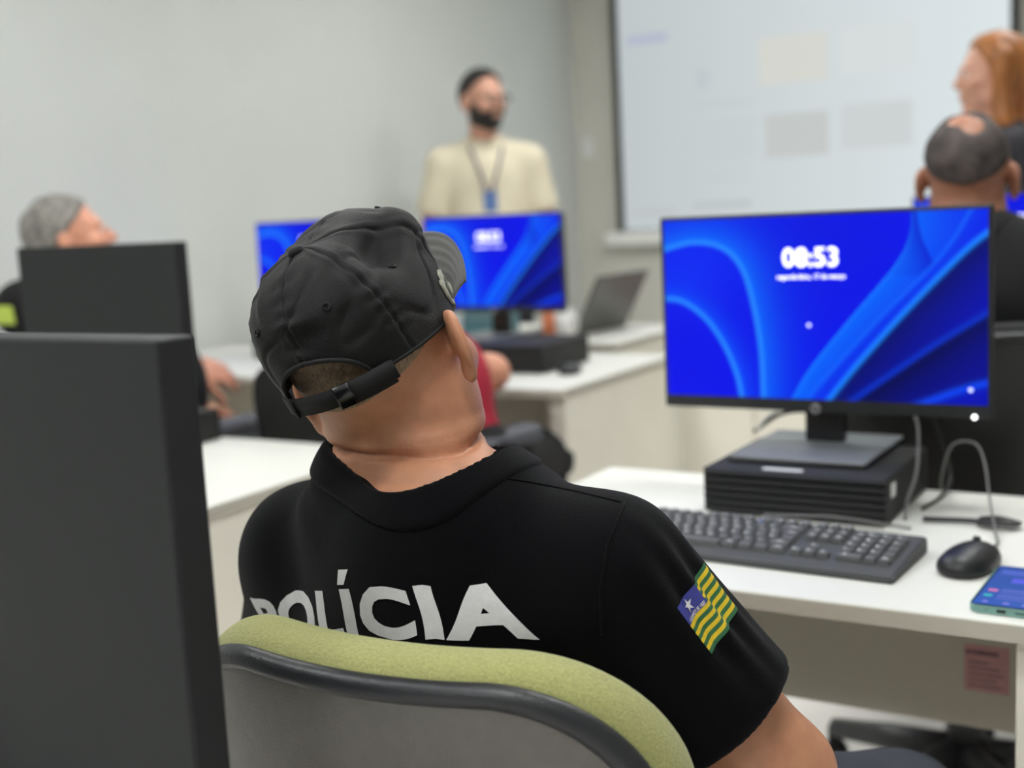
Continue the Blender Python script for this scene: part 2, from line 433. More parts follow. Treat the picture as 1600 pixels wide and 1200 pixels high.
class Person:
    """joints in world space; every mesh is built in world space and parented to one Empty on the floor"""
    def __init__(s, label, root, J, head_c, head_R, build=1.0, hs=.95, group=None, nose=1.0, ear_out=.42):
        s.root = thing('person', label, 'person', root, 0, group); s.o = V(root)
        s.J = {k: V(v) for k, v in J.items()}; s.hc, s.hR, s.hs, s.b = V(head_c), head_R, hs, build
        s.headf = in_head(head_sdf(nose, ear_out), s.hc, s.hR, hs)
        s.make()
    def make(s):
        J, b = s.J, s.b; sh = (J['shR']-J['shL']).normalized()
        up = (J['neck']-J['waist']).normalized(); fw = up.cross(sh).normalized()
        s.sh, s.up, s.fw = sh, up, fw
        Rt = np.array([[sh[i], fw[i], up[i]] for i in range(3)])
        s.Rt = Rt
        ms = (J['shL']+J['shR'])/2; W = (J['shR']-J['shL']).length
        chest = ms.lerp(J['waist'], .38)+fw*.012; s.chest = chest; s.W = W
        s.torso = [(f_ell(chest, (W*.43*b**.5, .112*b, .2), Rt), 0),
                   (f_ell(J['waist']+fw*.012*b, (W*.385*b, .112*b, .17), Rt), .07),
                   (f_cone(J['hipL']+sh*.02, J['hipR']-sh*.02, .112*b, .112*b), .06),
                   (f_ell(ms-up*.05-fw*.012, (W*.44, .088*b, .088), Rt), .05),
                   (f_cone(J.get('neckL', J['neck'])-up*.012, J['shL']-up*.004, .05*b, .056*b), .04),
                   (f_cone(J.get('neckR', J['neck'])-up*.012, J['shR']-up*.004, .05*b, .056*b), .04)]
        if s.J.get('bust'): s.torso += [(f_ell(chest+fw*.085+sh*x*.065-up*.01, (.062, .05, .06), Rt), .03) for x in (-1, 1)]
        up_neck = s.hc-V(s.hR.col[2])*.05*s.hs-V(s.hR.col[1])*.015
        s.neck = [(f_cone(J['neck']-up*.05, up_neck, .062*b**.5, .058*b**.5), .035)]
        s.up_neck = up_neck
        s.ua, s.fa, s.leg = {}, {}, {}
        for k in 'LR':
            s.ua[k] = f_cone(J['sh'+k]-up*.012, J['el'+k], .057*b**.7, .043*b**.5)
            m = J['el'+k].lerp(J['wr'+k], .3)
            s.fa[k] = [(f_cone(J['el'+k], m, .041*b**.5, .043*b**.5), .02), (f_cone(m, J['wr'+k], .043*b**.5, .027), .015)]
            s.leg[k] = [(f_cone(J['hip'+k], J['kn'+k], .088*b**.6, .06), .05), (f_cone(J['kn'+k], J['kn'+k].lerp(J['an'+k], .35), .058, .058), .03),
                        (f_cone(J['kn'+k].lerp(J['an'+k], .35), J['an'+k], .058, .04), .03)]
        s.hands = {}
        for k in 'LR':
            d, n, t, curl = J.get('hand'+k) or (0, 0, 0, 0), 0, 0, 0
        s.body_prims = s.torso+s.neck+[(s.headf, .022)]
    def setup_hand(s, k, d, n, t, curl=.5, spread=.1, L=.185):
        s.hands[k] = hand_prims(s.J['wr'+k], d, n, t, L, curl, spread)
    def body_f(s):
        P = list(s.body_prims)
        for k in 'LR':
            P += [(s.ua[k], .035)]+s.fa[k]
            if k in s.hands: P += s.hands[k]
            P += s.leg[k]+[(f_cone(s.J['an'+k]-V((0, 0, .03)), s.J['toe'+k], .035, .028), .03)]
        return fold(P)
    def bounds(s, pad=.16, keys=None):
        p = np.array([s.J[k][:] for k in s.J if isinstance(s.J[k], Vector) and (keys is None or k in keys)]+([s.hc[:]] if keys is None else []))
        return p.min(0)-pad, p.max(0)+pad
    def mesh(s, name, f, lo, hi, h, mat, parent=None, **kw):
        return sdf_mesh(name, f, lo, hi, h, mat, parent or s.root, origin=s.o if parent in (None, s.root) else s.o, **kw)
    def body(s, h, mat, **kw):
        lo, hi = s.bounds(.2); lo[2] = max(lo[2], -.01)
        return s.mesh('body', s.body_f(), lo, hi, h, mat, **kw)
    def shirt_f(s, off=.011, frac=.62, hole=.074, loose=.012, hem=.02, holek=.004, holef=None):
        J = s.J; tor = fold(s.torso); ax = {}; fs = []
        for k in 'LR':
            a, e, w = J['sh'+k], J['el'+k], J['wr'+k]
            if frac <= 1:
                d = (e-a).normalized(); end = a.lerp(e, frac)
                fs.append((f_cone(a-s.up*.012, e, .06*s.b**.7+off, .047*s.b**.5+off+loose), f_plane(end, d)))
            else:
                fs.append((fold([(f_cone(a-s.up*.012, e, .06*s.b**.7+off, .05*s.b**.5+off), 0), (f_cone(e, e.lerp(w, .92), .05*s.b**.5+off, .04+off), .03)]), f_plane(e.lerp(w, .9), w-e)))
        ax = s.up_neck-J['neck']
        s.hole = holef or f_cone(J['neck']+ax*.1, J['neck']+ax*3, hole, hole)
        bot = f_plane(J['hipL'].lerp(J['hipR'], .5)-s.up*hem, -s.up)
        def f(p):
            d = tor(p)-off
            d = smax(d, bot(p), .01)
            for c, pl in fs: d = smin(d, smax(c(p), pl(p), .006), .045)
            return smax(d, -s.hole(p), holek)
        return f
    def trousers_f(s, off=.013):
        J = s.J; P = [(f_cone(J['hipL']+s.sh*.02, J['hipR']-s.sh*.02, .114*s.b+off, .114*s.b+off), 0)]
        for k in 'LR':
            P += [(f_cone(J['hip'+k], J['kn'+k], .09*s.b**.6+off, .064+off), .05), (f_cone(J['kn'+k], J['an'+k]+V((0, 0, .02)), .062+off, .05+off), .03)]
        g = fold(P); pl = [f_plane(J['an'+k]+V((0, 0, -.005)), (0, 0, -1)) for k in 'LR']; top = f_plane(J['hipL'].lerp(J['hipR'], .5)+s.up*.1, s.up)
        return lambda p: smax(smax(g(p), pl[0](p), .004), top(p), .01)
    def shoes(s, h=.008):
        for k in 'LR':
            a, t = s.J['an'+k], s.J['toe'+k]; d = (t-a); d.z = 0; d.normalize(); b = V((a.x, a.y, 0))-d*.05
            g = fold([(f_cone(b+V((0, 0, .045)), b+d*.06+V((0, 0, .05)), .042, .046), 0), (f_cone(b+d*.06+V((0, 0, .045)), b+d*.2+V((0, 0, .034)), .044, .045, (V((0, 0, 1)), .75)), .03)])
            fl = f_plane((0, 0, .004), (0, 0, -1)); tp = f_plane((0, 0, .095), (0, 0, 1))
            f = lambda p: smax(smax(g(p), fl(p), .004), tp(p), .004)
            c = b+d*.08; s.mesh('shoe', f, (c.x-.2, c.y-.2, -.01), (c.x+.2, c.y+.2, .13), h, M['shoe'])
    def eyes(s, h=None):
        for x in (-1, 1):
            c = s.hc+s.hR @ V((x*.032, .0875, .009))*s.hs
            b = bmesh.new(); bmesh.ops.create_uvsphere(b, u_segments=14, v_segments=10, radius=.0112*s.hs)
            b.transform(Matrix.Translation(c-s.o) @ s.hR.to_4x4() @ Matrix.Rotation(-pi/2, 4, 'X'))
            e = obj('eye', b, M['eye'], s.root, True)
            b = bmesh.new(); lathe(b, [(.0052, 0), (.0052, .0006)], 14); b.transform(Matrix.Translation(c-s.o+s.hR @ V((0, .0108*s.hs, 0))) @ s.hR.to_4x4() @ Matrix.Rotation(-pi/2, 4, 'X'))
            obj('iris', b, M['hair_dark'], e, True)

def seated(root, yaw, seat=.46, lean=0.0, W=.38, hip_up=.1, knee=.46, arms=None, head=(0, .03, .2), sho=.93, spread=.16, hunch=0, kneez=.5, shin=0.0):
    """joint set in world space for somebody on a chair whose hips are over root, looking along yaw (0 = +y)"""
    Rz = Matrix.Rotation(yaw, 3, 'Z'); o = V(root)
    def w(x, y, z): return o+Rz @ V((x, y, 0))+V((0, 0, z))
    zs = sho
    J = dict(hipL=w(-.09, 0, seat+hip_up), hipR=w(.09, 0, seat+hip_up), waist=w(0, lean*.35, (seat+hip_up)*.55+zs*.45),
             shL=w(-W/2, lean, zs), shR=w(W/2, lean, zs), neck=w(0, lean-.01, zs+.055),
             knL=w(-spread, knee, kneez), knR=w(spread, knee, kneez), anL=w(-spread, knee+.03+shin, .09), anR=w(spread, knee+.03+shin, .09),
             toeL=w(-spread-.02, knee+.17+shin, .03), toeR=w(spread+.02, knee+.17+shin, .03))
    for k, v in (arms or {}).items(): J[k] = w(*v)
    return J, w, Rz

# ------------------------------------------------------------------ the man in the black cap
def surf_bvh(ve, q): return BVHTree.FromPolygons(ve.tolist(), q.tolist())
def conform(bm, fmap, lift):
    """lay a flat mesh (x, y) onto a surface: fmap(x, y) -> (point, normal) or None"""
    bad = []
    for v in bm.verts:
        r = fmap(v.co.x, v.co.y)
        if r is None: bad.append(v)
        else: v.co = r[0]+r[1]*(lift+v.co.z)
    if bad: bmesh.ops.delete(bm, geom=bad, context='VERTS')
    return bm
def build_capped_man():
    hc = pt(598, 566, 1.2)
    Rx = (CAMR @ V((.86, .27, .43))).normalized(); Fy = CAMR @ V((.24, .49, -.84)); Fy = (Fy-Rx*Fy.dot(Rx)).normalized(); Uz = Rx.cross(Fy)
    cR = Matrix((Rx, Fy, Uz)).transposed()
    hR = cR @ Matrix.Rotation(radians(-20), 3, 'X')     # the cap sits tipped back on the head
    root = (-.66, 1.08, 0)
    shR, shL = V((-.508, .965, .897)), V((-.856, .985, .875))
    J = dict(shL=shL, shR=shR, neck=V((-.706, .962, .828)), neckL=V((-.745, .966, .84)), neckR=V((-.69, .965, .815)), waist=V((-.665, 1.03, .70)), hipL=V((-.76, 1.08, .56)), hipR=V((-.58, 1.08, .56)),
             knL=V((-.86, 1.46, .57)), knR=pt(1405, 1288, 1.41), anL=V((-.87, 1.5, .09)), anR=V((-.33, 1.47, .09)), toeL=V((-.88, 1.64, .03)), toeR=V((-.31, 1.61, .03)),
             elR=pt(1222, 1203, 1.14), elL=V((-1.0, 1.1, .69)), wrR=V((-.47, 1.25, .62)), wrL=V((-.9, 1.33, .66)))
    p = Person('man in black cap and police t-shirt leaning back in the green chair, seen from behind', root, J, hc, hR, build=1.12, hs=.98, ear_out=(.3, .62))
    p.setup_hand('R', V((-.05, .2, -.03)), V((0, -.1, -1)), V((-1, 0, 0)), .35)
    p.setup_hand('L', V((.05, .2, -.03)), V((0, -.1, -1)), V((1, 0, 0)), .35)
    s = p.hs
    # thick nape: a fat roll under the skull and a second fold above the collar
    lim = f_ell(hc+cR @ V((0, -.016, .03))*s, V((.079, .092, .080))*s, np.array(cR)); lpl = f_plane(hc+cR @ V((0, 0, .03))*s, cR.col[2])
    headf = lambda q: smax(p.headf(q), np.minimum(lim(q), lpl(q)), .004)
    lowneck = [(f_cone(pt(626, 786, 1.245), pt(634, 690, 1.215), .082, .055, (CAMR @ V((0, 0, 1)), .84)), 0)]
    p.torso.append((f_cone(pt(624, 802, 1.245), pt(628, 772, 1.234), .083, .075, (CAMR @ V((0, 0, 1)), .84)), .03))
    upneck = [(f_cone(pt(632, 628, 1.208), hc-Uz*.03-Fy*.005, .067, .074), 0), (headf, .02)]
    roll = fold(upneck); low = fold(lowneck); tors = fold(p.torso)
    rest = []
    for k in 'LR': rest += [(p.ua[k], .035)]+p.fa[k]+p.hands[k]+p.leg[k]+[(f_cone(J['an'+k]-V((0, 0, .03)), J['toe'+k], .035, .028), .03)]
    arms = fold(rest)
    def body(q):
        d = smin(roll(q), low(q), .0035)
        d = smin(d, tors(q), .03)
        return smin(d, arms(q), .03)
    lo, hi = p.bounds(.2); lo[2] = -.01
    sk = M['skin']
    cax = (CAMR @ V((-.10, .975, .21))).normalized(); cpt = pt(606, 716, 1.145); nb = pt(636, 700, 1.21)
    cax2 = (CAMR @ V((-.17, .95, .25))).normalized(); cpt2 = pt(640, 742, 1.15)
    def creases(q):
        m = 1/(1+np.exp((np.linalg.norm(q-A3(nb), axis=1)-.105)/.006))
        bk = 1/(1+np.exp(-((q-A3(nb)) @ A3(CAMR @ V((-.25, 0, 1)))+.035)/.012))
        t = (q-A3(cpt)) @ A3(cax); t2 = (q-A3(cpt2)) @ A3(cax2)
        d = -.0085*np.exp(-(t/.0026)**2)+.0042*np.exp(-((t-.012)/.010)**2)+.0022*np.exp(-((t+.008)/.006)**2)
        return m*bk*(d-.0014*np.exp(-(t2/.0022)**2))
    bo, bve, bq = p.mesh('body', body, lo, hi, .0033, sk, it=1, disp=creases)
    # shirt: jersey with soft folds
    hole_r = .106
    ax = (p.up_neck-J['neck'])
    ha = pt(638, 724, 1.196)
    hd = (CAMR @ V((-.134, .947, .29))).normalized(); hc0, hpl = f_cone(ha-hd*.3, ha+hd*.4, hole_r, hole_r), f_plane(pt(612, 770, 1.13), -(CAMR @ V((.15, .95, .22)))); hole = lambda q: smax(hc0(q), hpl(q), .035)
    sf0 = p.shirt_f(off=.012, frac=.70, loose=.013, hem=.07, holek=.003, holef=hole)
    w1 = wavy(3, 26, 10, (1, 1, .5)); w2 = wavy(5, 60, 12, (1, 1, .7))
    a, e = J['shR'], J['elR']; ad = (e-a).normalized()
    def folds(q):
        d = w1(q)*.0026+w2(q)*.0009
        t = (q-A3(a)) @ A3(ad); r = (q-A3(a))-t[:, None]*A3(ad)
        ang = np.arctan2(r @ A3(p.fw), r @ A3(p.sh.cross(p.fw)))
        d += .0036*np.sin(ang*9+t*18)*np.exp(-((t-.07)/.06)**2)
        # diagonal drag lines from the right armpit across the back
        g = (q-A3(a)) @ A3(p.sh); z = (q-A3(a)) @ A3(p.up)
        d += .0022*np.sin((z*1.0-g*.55)*85)*np.exp(-((g+.12)/.09)**2)*np.exp(-((z+.08)/.09)**2)
        return d
    so, sve, sq = p.mesh('shirt', sf0, np.array([-1.2, .72, .5]), np.array([-.2, 1.36, 1.12]), .0042, M['tshirt'], it=3, disp=folds)
    bv = surf_bvh(sve, sq)
    # collar band follows the shirt around the neck opening
    sfn = p.shirt_f(off=.012, frac=.70, loose=.013, hem=.07, holef=lambda q: np.full(len(q), 1.))
    def colf(q): return smax(smax(np.abs(sfn(q)+.0015)-.004, hole(q)-.023, .003), -hole(q)-.003, .003)
    p.mesh('collar', colf, np.array([-.88, .78, .86]), np.array([-.5, 1.14, 1.12]), .0024, M['tshirt'], so, it=4, disp=lambda q: folds(q)+.0006)
    O = p.o
    # stitched seams laid on the cloth
    def hit_px(x, y):
        o = V((0, 0, EYE)); r = pt(x, y, 1)-o
        h = bv.ray_cast(o, r.normalized()); return h
    def seam(pxs, r=.0011, lift=.0002):
        pts = []
        for a_, b_ in zip(pxs, pxs[1:]):
            for i in range(12):
                t = i/12; h = hit_px(a_[0]+(b_[0]-a_[0])*t, a_[1]+(b_[1]-a_[1])*t)
                if h[0] is not None and (not pts or (h[0]-pts[-1]).length < .03): pts.append(h[0]+h[1]*lift)
        if len(pts) > 3:
            bm = bmesh.new(); tube(bm, [q-O for q in pts], r, 6); obj('seam', bm, M['tshirt'], so, True)
    seam([(752, 742), (820, 752), (900, 768), (976, 786)])
    seam([(976, 786), (950, 850), (938, 920), (940, 1000)])
    # POLICIA print on the back: laid on along the direction the wearer faces
    dirn = (p.fw*.9+V((0, 1, 0))*.1).normalized()
    ptl, ptr = hit_px(410, 966), hit_px(824, 948)
    global PRINT_DBG; PRINT_DBG = (ptl, ptr, dirn)
    U = (ptr[0]-ptl[0]); U = (U-dirn*U.dot(dirn)); wlen = U.length; U.normalize(); Vv = -dirn.cross(U); Vv = Vv if Vv.z > 0 else -Vv
    org = (ptl[0]+ptr[0])/2
    bm = text_bm('POLICIA', .1, .0046, space=1.11)
    xs = [v.co.x for v in bm.verts]; cx = (min(xs)+max(xs))/2; k = (wlen*1.01)/(max(xs)-min(xs)); capy = max(v.co.y for v in bm.verts)
    # the acute accent over the first I (fourth letter)
    isl = sorted(xs); ix = None
    comp = {}
    for v in bm.verts:
        if v.index in comp: continue
        st = [v]; comp[v.index] = v.index; mem = []
        while st:
            q = st.pop(); mem.append(q)
            for e in q.link_edges:
                w_ = e.other_vert(q)
                if w_.index not in comp: comp[w_.index] = v.index; st.append(w_)
        comp['box%d' % v.index] = (min(m_.co.x for m_ in mem), max(m_.co.x for m_ in mem))
    ib = sorted(v_ for k_, v_ in comp.items() if isinstance(k_, str))[3]; ic, iw = (ib[0]+ib[1])/2, (ib[1]-ib[0])
    bm.faces.new([bm.verts.new((x_, y_, 0)) for x_, y_ in ((ic-iw*.55, capy+.005), (ic+iw*.1, capy+.005), (ic+iw*.85, capy+.026), (ic-iw*.1, capy+.026))])
    ycap = .0729*k
    for v in bm.verts: v.co.x = (v.co.x-cx)*k; v.co.y = v.co.y*k*.64
    dice(bm, .005)
    ymid = [v.co.y for v in bm.verts]
    def fm(x, y):
        wob = .0016*sin(y*95+x*20)
        o = org+U*(x+wob)+Vv*(y+.003+.00058*np.interp(x/wlen, [-.5, -.45, -.3, -.17, -.03, .12, .28, .42, .5], [-4, 0, 9, 24, 40, 48, 34, 0, -20]))-dirn*.3
        h = bv.ray_cast(o, dirn)
        return None if h[0] is None else (h[0], h[1])
    conform(bm, fm, .0007); bm.transform(Matrix.Translation(-O))
    obj('back_print', bm, M['print'], so)
    # sleeve flag: rows run down along the sleeve, length wraps around the arm
    tl, bl, tr, br = [hit_px(*q)[0] for q in ((1057, 950), (1111, 1022), (1080, 876), (1142, 948))]
    axis0 = a-p.up*.012
    hv = bl-tl; H = hv.length
    axd = ad
    def flag_pt(u, v):           # u 0..W around the arm, v 0..1 down the sleeve
        base = tl+hv*v
        c = axis0+axd*((base-axis0).dot(axd)); r0 = base-c; rr = r0.length
        sgn = 1 if (axd.cross(r0)).dot(tr-tl) > 0 else -1
        d = Matrix.Rotation(sgn*u/rr, 3, axd) @ r0
        h = bv.ray_cast(c+d*3, -d.normalized())
        return None if h[0] is None else (h[0], h[1])
    Wd = H*1.45
    fo = bmesh.new(); NU, NV = 60, 52; G = {}
    for i in range(NU+1):
        for j in range(NV+1):
            r = flag_pt(Wd*i/NU, j/NV)
            G[i, j] = fo.verts.new(r[0]+r[1]*.0009-O) if r else None
    for i in range(NU):
        for j in range(NV):
            qd = [G[i, j], G[i, j+1], G[i+1, j+1], G[i+1, j]]
            if None in qd: continue
            f = fo.faces.new(qd); f.smooth = True
            row = j*13//NV; f.material_index = row % 2
            if i/NU < .40 and row < 5: f.material_index = 2
    flag = obj('flag_patch', fo, [M['fl_green'], M['fl_yellow'], M['fl_blue']], so)
    bm = bmesh.new(); pts = []
    for i in range(10):
        r = (.0085, .0034)[i % 2]*H/.062; an = pi/2+i*pi/5+.0
        pts.append(bm.verts.new((r*cos(an), r*sin(an), 0)))
    bm.faces.new(pts); dice(bm, .002)
    fs = lambda x, y: flag_pt(Wd*.19+x, .165-y/H)
    conform(bm, fs, .0016); bm.transform(Matrix.Translation(-O)); obj('flag_star', bm, M['print'], flag)
    bm = text_bm('13 DE MAR\u00c7O DE 1823', .0052*H/.062, .0001); dice(bm, .003)
    conform(bm, lambda x, y: flag_pt(Wd*.2+x*.58, .34-y/H), .0016); bm.transform(Matrix.Translation(-O)); obj('flag_motto', bm, M['print'], flag)
    # trousers, shoes, eyes
    p.mesh('trousers', p.trousers_f(), np.array([-1.15, .85, .02]), np.array([-.15, 1.66, .75]), .008, M['jeans'])
    p.shoes(); p.eyes()
    # ---------------------------------------------------------------- cap (head space)
    T = Matrix.Translation(hc-O) @ cR.to_4x4() @ Matrix.Scale(s, 4)
    zr = .022                                              # rim height above the ears
    NP, NT = 420, 110
    seamphi = [0, pi/3, 2*pi/3, pi, 4*pi/3, 5*pi/3]
    cw = wavy(11, 45, 10); cw2 = wavy(12, 130, 12); cw3 = wavy(13, 34, 8); cw4 = wavy(14, 60, 8)
    def crown(phi, t):                                     # phi 0 front, +pi/2 right; t 0 rim .. 1 top
        cf = cos(phi); t = max(t, 0.0)
        Ay = .104 if cf < 0 else .106
        n = 2.35
        sz = t**.93; pr = max(0, 1-sz**n)**(1/n)*(1+.05*sin(pi*t))
        hgt = .118
        x = .0865*sin(phi)*pr; y = Ay*cf*pr-.008; z = zr+hgt*sz
        z += -.012*cf*(1-t)                                # rim dips at the forehead
        z -= .004*(1-cf)*(1-t)
        fr = max(0, cf)**1.2                               # stiff front panels stand up
        y += .014*fr*sin(pi*min(1, t*1.1))*pr**.3; z += .038*fr*sin(pi*t**1.5)
        y -= .012*t*t
        x -= .004*t
        # right front corner where panel seams meet the stiff front
        for ph0, am in ((radians(50), .012), (radians(-50), .010)):
            dph = (phi-ph0+pi) % (2*pi)-pi
            g = am*math.exp(-(dph/.25)**2)*math.exp(-((t-.52)/.18)**2)
            x += g*sin(phi); y += g*cf; z += g*.6
        # hollow between the ridge and the side panel
        dph = (phi-radians(80)+pi) % (2*pi)-pi
        g = -.012*math.exp(-(dph/.36)**2)*math.exp(-((t-.74)/.12)**2); x += g*sin(phi); y += g*cf; z += g
        dph = (phi-radians(182)+pi) % (2*pi)-pi
        g = .0035*math.exp(-(dph/.5)**2)*math.exp(-((t-.62)/.08)**2)-.0035*math.exp(-(dph/.5)**2)*math.exp(-((t-.48)/.08)**2); x += g*sin(phi); y += g*cf
        return V((x, y, z))
    def crown_d(phi, t):
        q = crown(phi, t); e = 1e-3
        n = (crown(phi+e, t)-q).cross(crown(phi, min(.999, t+e))-q)
        n = n.normalized() if n.length > 1e-12 else V((0, 0, 1))
        if n.dot(q-V((0, 0, .05))) < 0: n = -n
        dmin = min(abs((phi-a_+pi) % (2*pi)-pi)*.09*max(.05, (1-t*t))**.5 for a_ in seamphi)
        d = -.0016*math.exp(-(dmin/.0013)**2)+.0005*math.exp(-((dmin-.0042)/.002)**2)
        A_ = np.array([q[:]])
        pucker = .0008*math.exp(-(dmin/.012)**2)*sin(t*46+4*cw(A_)[0])
        cr = .0030*math.exp(-(cw3(A_)[0]/.16)**2)*(.5+.5*cw(A_)[0])-.0022*math.exp(-((cw4(A_)[0]-.2)/.16)**2)
        d += cr*min(1, t*5)*min(1, (1-t)*6)
        d += .0028*cw(A_)[0]*min(1, 4*(1-t))*min(1, t*6+.2)+.0006*cw2(A_)[0]+pucker*min(1, t*5)
        return q+n*d, n
    bm = bmesh.new(); G = []
    OPW = radians(33)
    def inhole(phi, t):
        dp = abs((phi-pi+pi) % (2*pi)-pi) if False else abs(abs((phi+pi) % (2*pi)-pi)-pi)
        return dp < OPW and t < .30*(1-(dp/OPW)**2)**.5
    for j in range(NT+1):
        t = (j/NT)*.9985; G.append([bm.verts.new(crown_d(2*pi*i/NP, t)[0]) for i in range(NP)])
    for j in range(NT):
        for i in range(NP):
            ph, t = 2*pi*(i+.5)/NP, (j+.5)/NT
            if inhole(ph, t): continue
            f = bm.faces.new((G[j][i], G[j][(i+1) % NP], G[j+1][(i+1) % NP], G[j+1][i])); f.smooth = True
    bm.faces.new(G[NT]); bmesh.ops.delete(bm, geom=[v for v in bm.verts if not v.link_faces], context='VERTS')
    bmesh.ops.recalc_face_normals(bm, faces=bm.faces[:])
    bm.transform(T); capo = obj('cap', bm, M['cap'], p.root, True)
    so_ = capo.modifiers.new('thickness', 'SOLIDIFY'); so_.thickness = .0022; so_.offset = -1
    def capmesh(name, b, mat, smooth=True):
        b.transform(T); return obj(name, b, mat, capo, smooth)
    # binding around the back opening
    pts = []
    for i in range(41):
        a_ = -1+2*i/40; t = .30*max(0, 1-a_*a_)**.5
        q, n = crown_d(pi+a_*OPW, max(t, .004)); pts.append(q+n*.0006)
    b = bmesh.new(); tube(b, pts, .0024, 8); capmesh('opening_binding', b, M['cap_trim'])
    # sweatband edge along the rim
    pts = [crown_d(2*pi*i/160, .012)[0] for i in range(160) if abs(abs((2*pi*i/160+pi) % (2*pi)-pi)-pi) > OPW*.98]
    k0 = max(range(len(pts)), key=lambda i: (pts[i]-pts[i-1]).length); pts = pts[k0:]+pts[:k0]
    b = bmesh.new(); tube(b, pts, .0018, 8); capmesh('rim_binding', b, M['cap_trim'])
    # strap across the opening: a flat band
    def band(ph0, ph1, z0, z1, off, n=40, th=.0022, sag=0):
        b = bmesh.new(); rows = []
        for i in range(n+1):
            ph = ph0+(ph1-ph0)*i/n; q, nn = crown(ph, .03), None
            rad = V((sin(ph), cos(ph), 0)).normalized(); q = V((q.x, q.y, zr-.002)); zz = -.012*cos(ph)-.004*(1-cos(ph))-sag*sin(pi*i/n)
            r = []
            for z, o in ((z0, off), (z1, off), (z1, off+th), (z0, off+th)): r.append(b.verts.new(q+rad*o+V((0, 0, z+zz))))
            rows.append(r)
        for a_, c_ in zip(rows, rows[1:]):
            for k_ in range(4): b.faces.new((a_[k_], a_[(k_+1) % 4], c_[(k_+1) % 4], c_[k_]))
        b.faces.new(rows[0]); b.faces.new(rows[-1][::-1]); bmesh.ops.recalc_face_normals(b, faces=b.faces[:]); return b
    capmesh('strap', band(pi-OPW*1.35, pi+OPW*1.25, -.009, .009, .0012), M['cap_trim'])
    capmesh('strap_loop', band(pi-OPW*1.28, pi-OPW*.5, -.0115, .0105, .0036, 16), M['cap_trim'])
    capmesh('buckle', band(pi-OPW*.56, pi-OPW*.26, -.0105, .0115, .0055, 8, .003), M['gloss_bl'])
    capmesh('strap_keeper', band(pi+OPW*.78, pi+OPW*.9, -.010, .0105, .0038, 4), M['cap_trim'])
    # button, eyelets
    b = bmesh.new(); q, n = crown_d(0, .997); ctr = V((-.004, -.02, q.z))
    lathe(b, [(.0001, .0055), (.004, .0052), (.0072, .0035), (.0085, .0008), (.008, -.002)][::-1], 24, Matrix.Translation(crown(pi, .9985)+V((0, 0, .0005)))); capmesh('top_button', b, M['cap'])
    for i in range(6):
        ph = seamphi[i]+pi/6; q, n = crown_d(ph, .62); x, y = frame_axes(n)
        b = bmesh.new(); tube(b, [q+n*.0008+(x*cos(a_)+y*sin(a_))*.0032 for a_ in np.linspace(0, 2*pi, 14)[:-1]], .0013, 6, True); capmesh('eyelet', b, M['cap'])
    # brim: curved plate with sewn rows
    b = bmesh.new(); NA, NR = 60, 26; top, bot = {}, {}
    for i in range(NA+1):
        a_ = radians(-68+136*i/NA); edge = crown(a_, .02)
        for j in range(NR+1):
            r = j/NR; ext = .078*(cos(a_*1.05)**.62 if cos(a_*1.05) > 0 else 0)+.004
            q = V((edge.x*(1+.06*r), edge.y+ext*r, edge.z))
            q.z += .004+ext*r*.6-.008*r*r-.16*abs(q.x)**2/.09*r+.0008*sin(r*NR*2*pi/4.2)*sin(pi*i/NA)**.5
            top[i, j] = b.verts.new(q+V((0, 0, .0018))); bot[i, j] = b.verts.new(q-V((0, 0, .0018)))
    for i in range(NA):
        for j in range(NR):
            for g, fl in ((top, 0), (bot, 1)):
                c_ = [g[i, j], g[i+1, j], g[i+1, j+1], g[i, j+1]]; b.faces.new(c_[::-1] if fl else c_).smooth = True
    for i in range(NA):
        b.faces.new((top[i, NR], top[i+1, NR], bot[i+1, NR], bot[i, NR])); b.faces.new((top[i, 0], bot[i, 0], bot[i+1, 0], top[i+1, 0]))
    for j in range(NR):
        b.faces.new((top[0, j], top[0, j+1], bot[0, j+1], bot[0, j])); b.faces.new((top[NA, j], bot[NA, j], bot[NA, j+1], top[NA, j+1]))
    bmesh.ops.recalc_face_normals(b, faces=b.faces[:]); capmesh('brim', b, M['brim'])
    # embroidered emblem on the right front panel: shield with wing-like edge
    def badge(mat, outline, th, lift, name, par=None):
        b = bmesh.new(); vs = [b.verts.new((x, y, 0)) for x, y in outline]; b.faces.new(vs); dice(b, .003)
        ext = bmesh.ops.extrude_face_region(b, geom=b.faces[:]); 
        for v in [g for g in ext['geom'] if isinstance(g, bmesh.types.BMVert)]: v.co.z += th
        def fmx(x, y):
            q, n = crown_d(BPH+x/.09, BT+y/.125); return q, n
        conform(b, fmx, lift); bmesh.ops.recalc_face_normals(b, faces=b.faces[:]); return capmesh(name, b, mat, False)
    BPH, BT = radians(66), .14
    sh_o = [(x_*.74, y_*.66) for x_, y_ in [(-.016, .012), (-.013, .017), (-.009, .013), (-.006, .021), (0, .024), (.006, .021), (.009, .013), (.013, .017), (.016, .012), (.015, -.004), (.009, -.015), (0, -.021), (-.009, -.015), (-.015, -.004)]]
    badge(M['badge'], sh_o, .0022, .0004, 'emblem')
    badge(M['badge_dk'], [(x*.66, y*.62-.001) for x, y in sh_o], .0012, .0022, 'emblem_field')
    badge(M['badge'], [(x*.3, y*.34-.001) for x, y in sh_o], .0012, .003, 'emblem_crest')
    # short hair showing in the opening and under the rim
    hf = in_head(f_ell((0, -.012, .036), (.0785, .1005, .0935)), hc, hR, s)
    c_ = lambda x, y, z: hc+hR @ V((x, y, z))*s
    hp = f_plane(c_(0, 0, .055), hR.col[2]); hb_ = f_plane(c_(0, -.01, .012), hR @ V((0, .62, -.8)))
    g = lambda q: smax(smax(hf(q), hp(q), .004), hb_(q), .012)
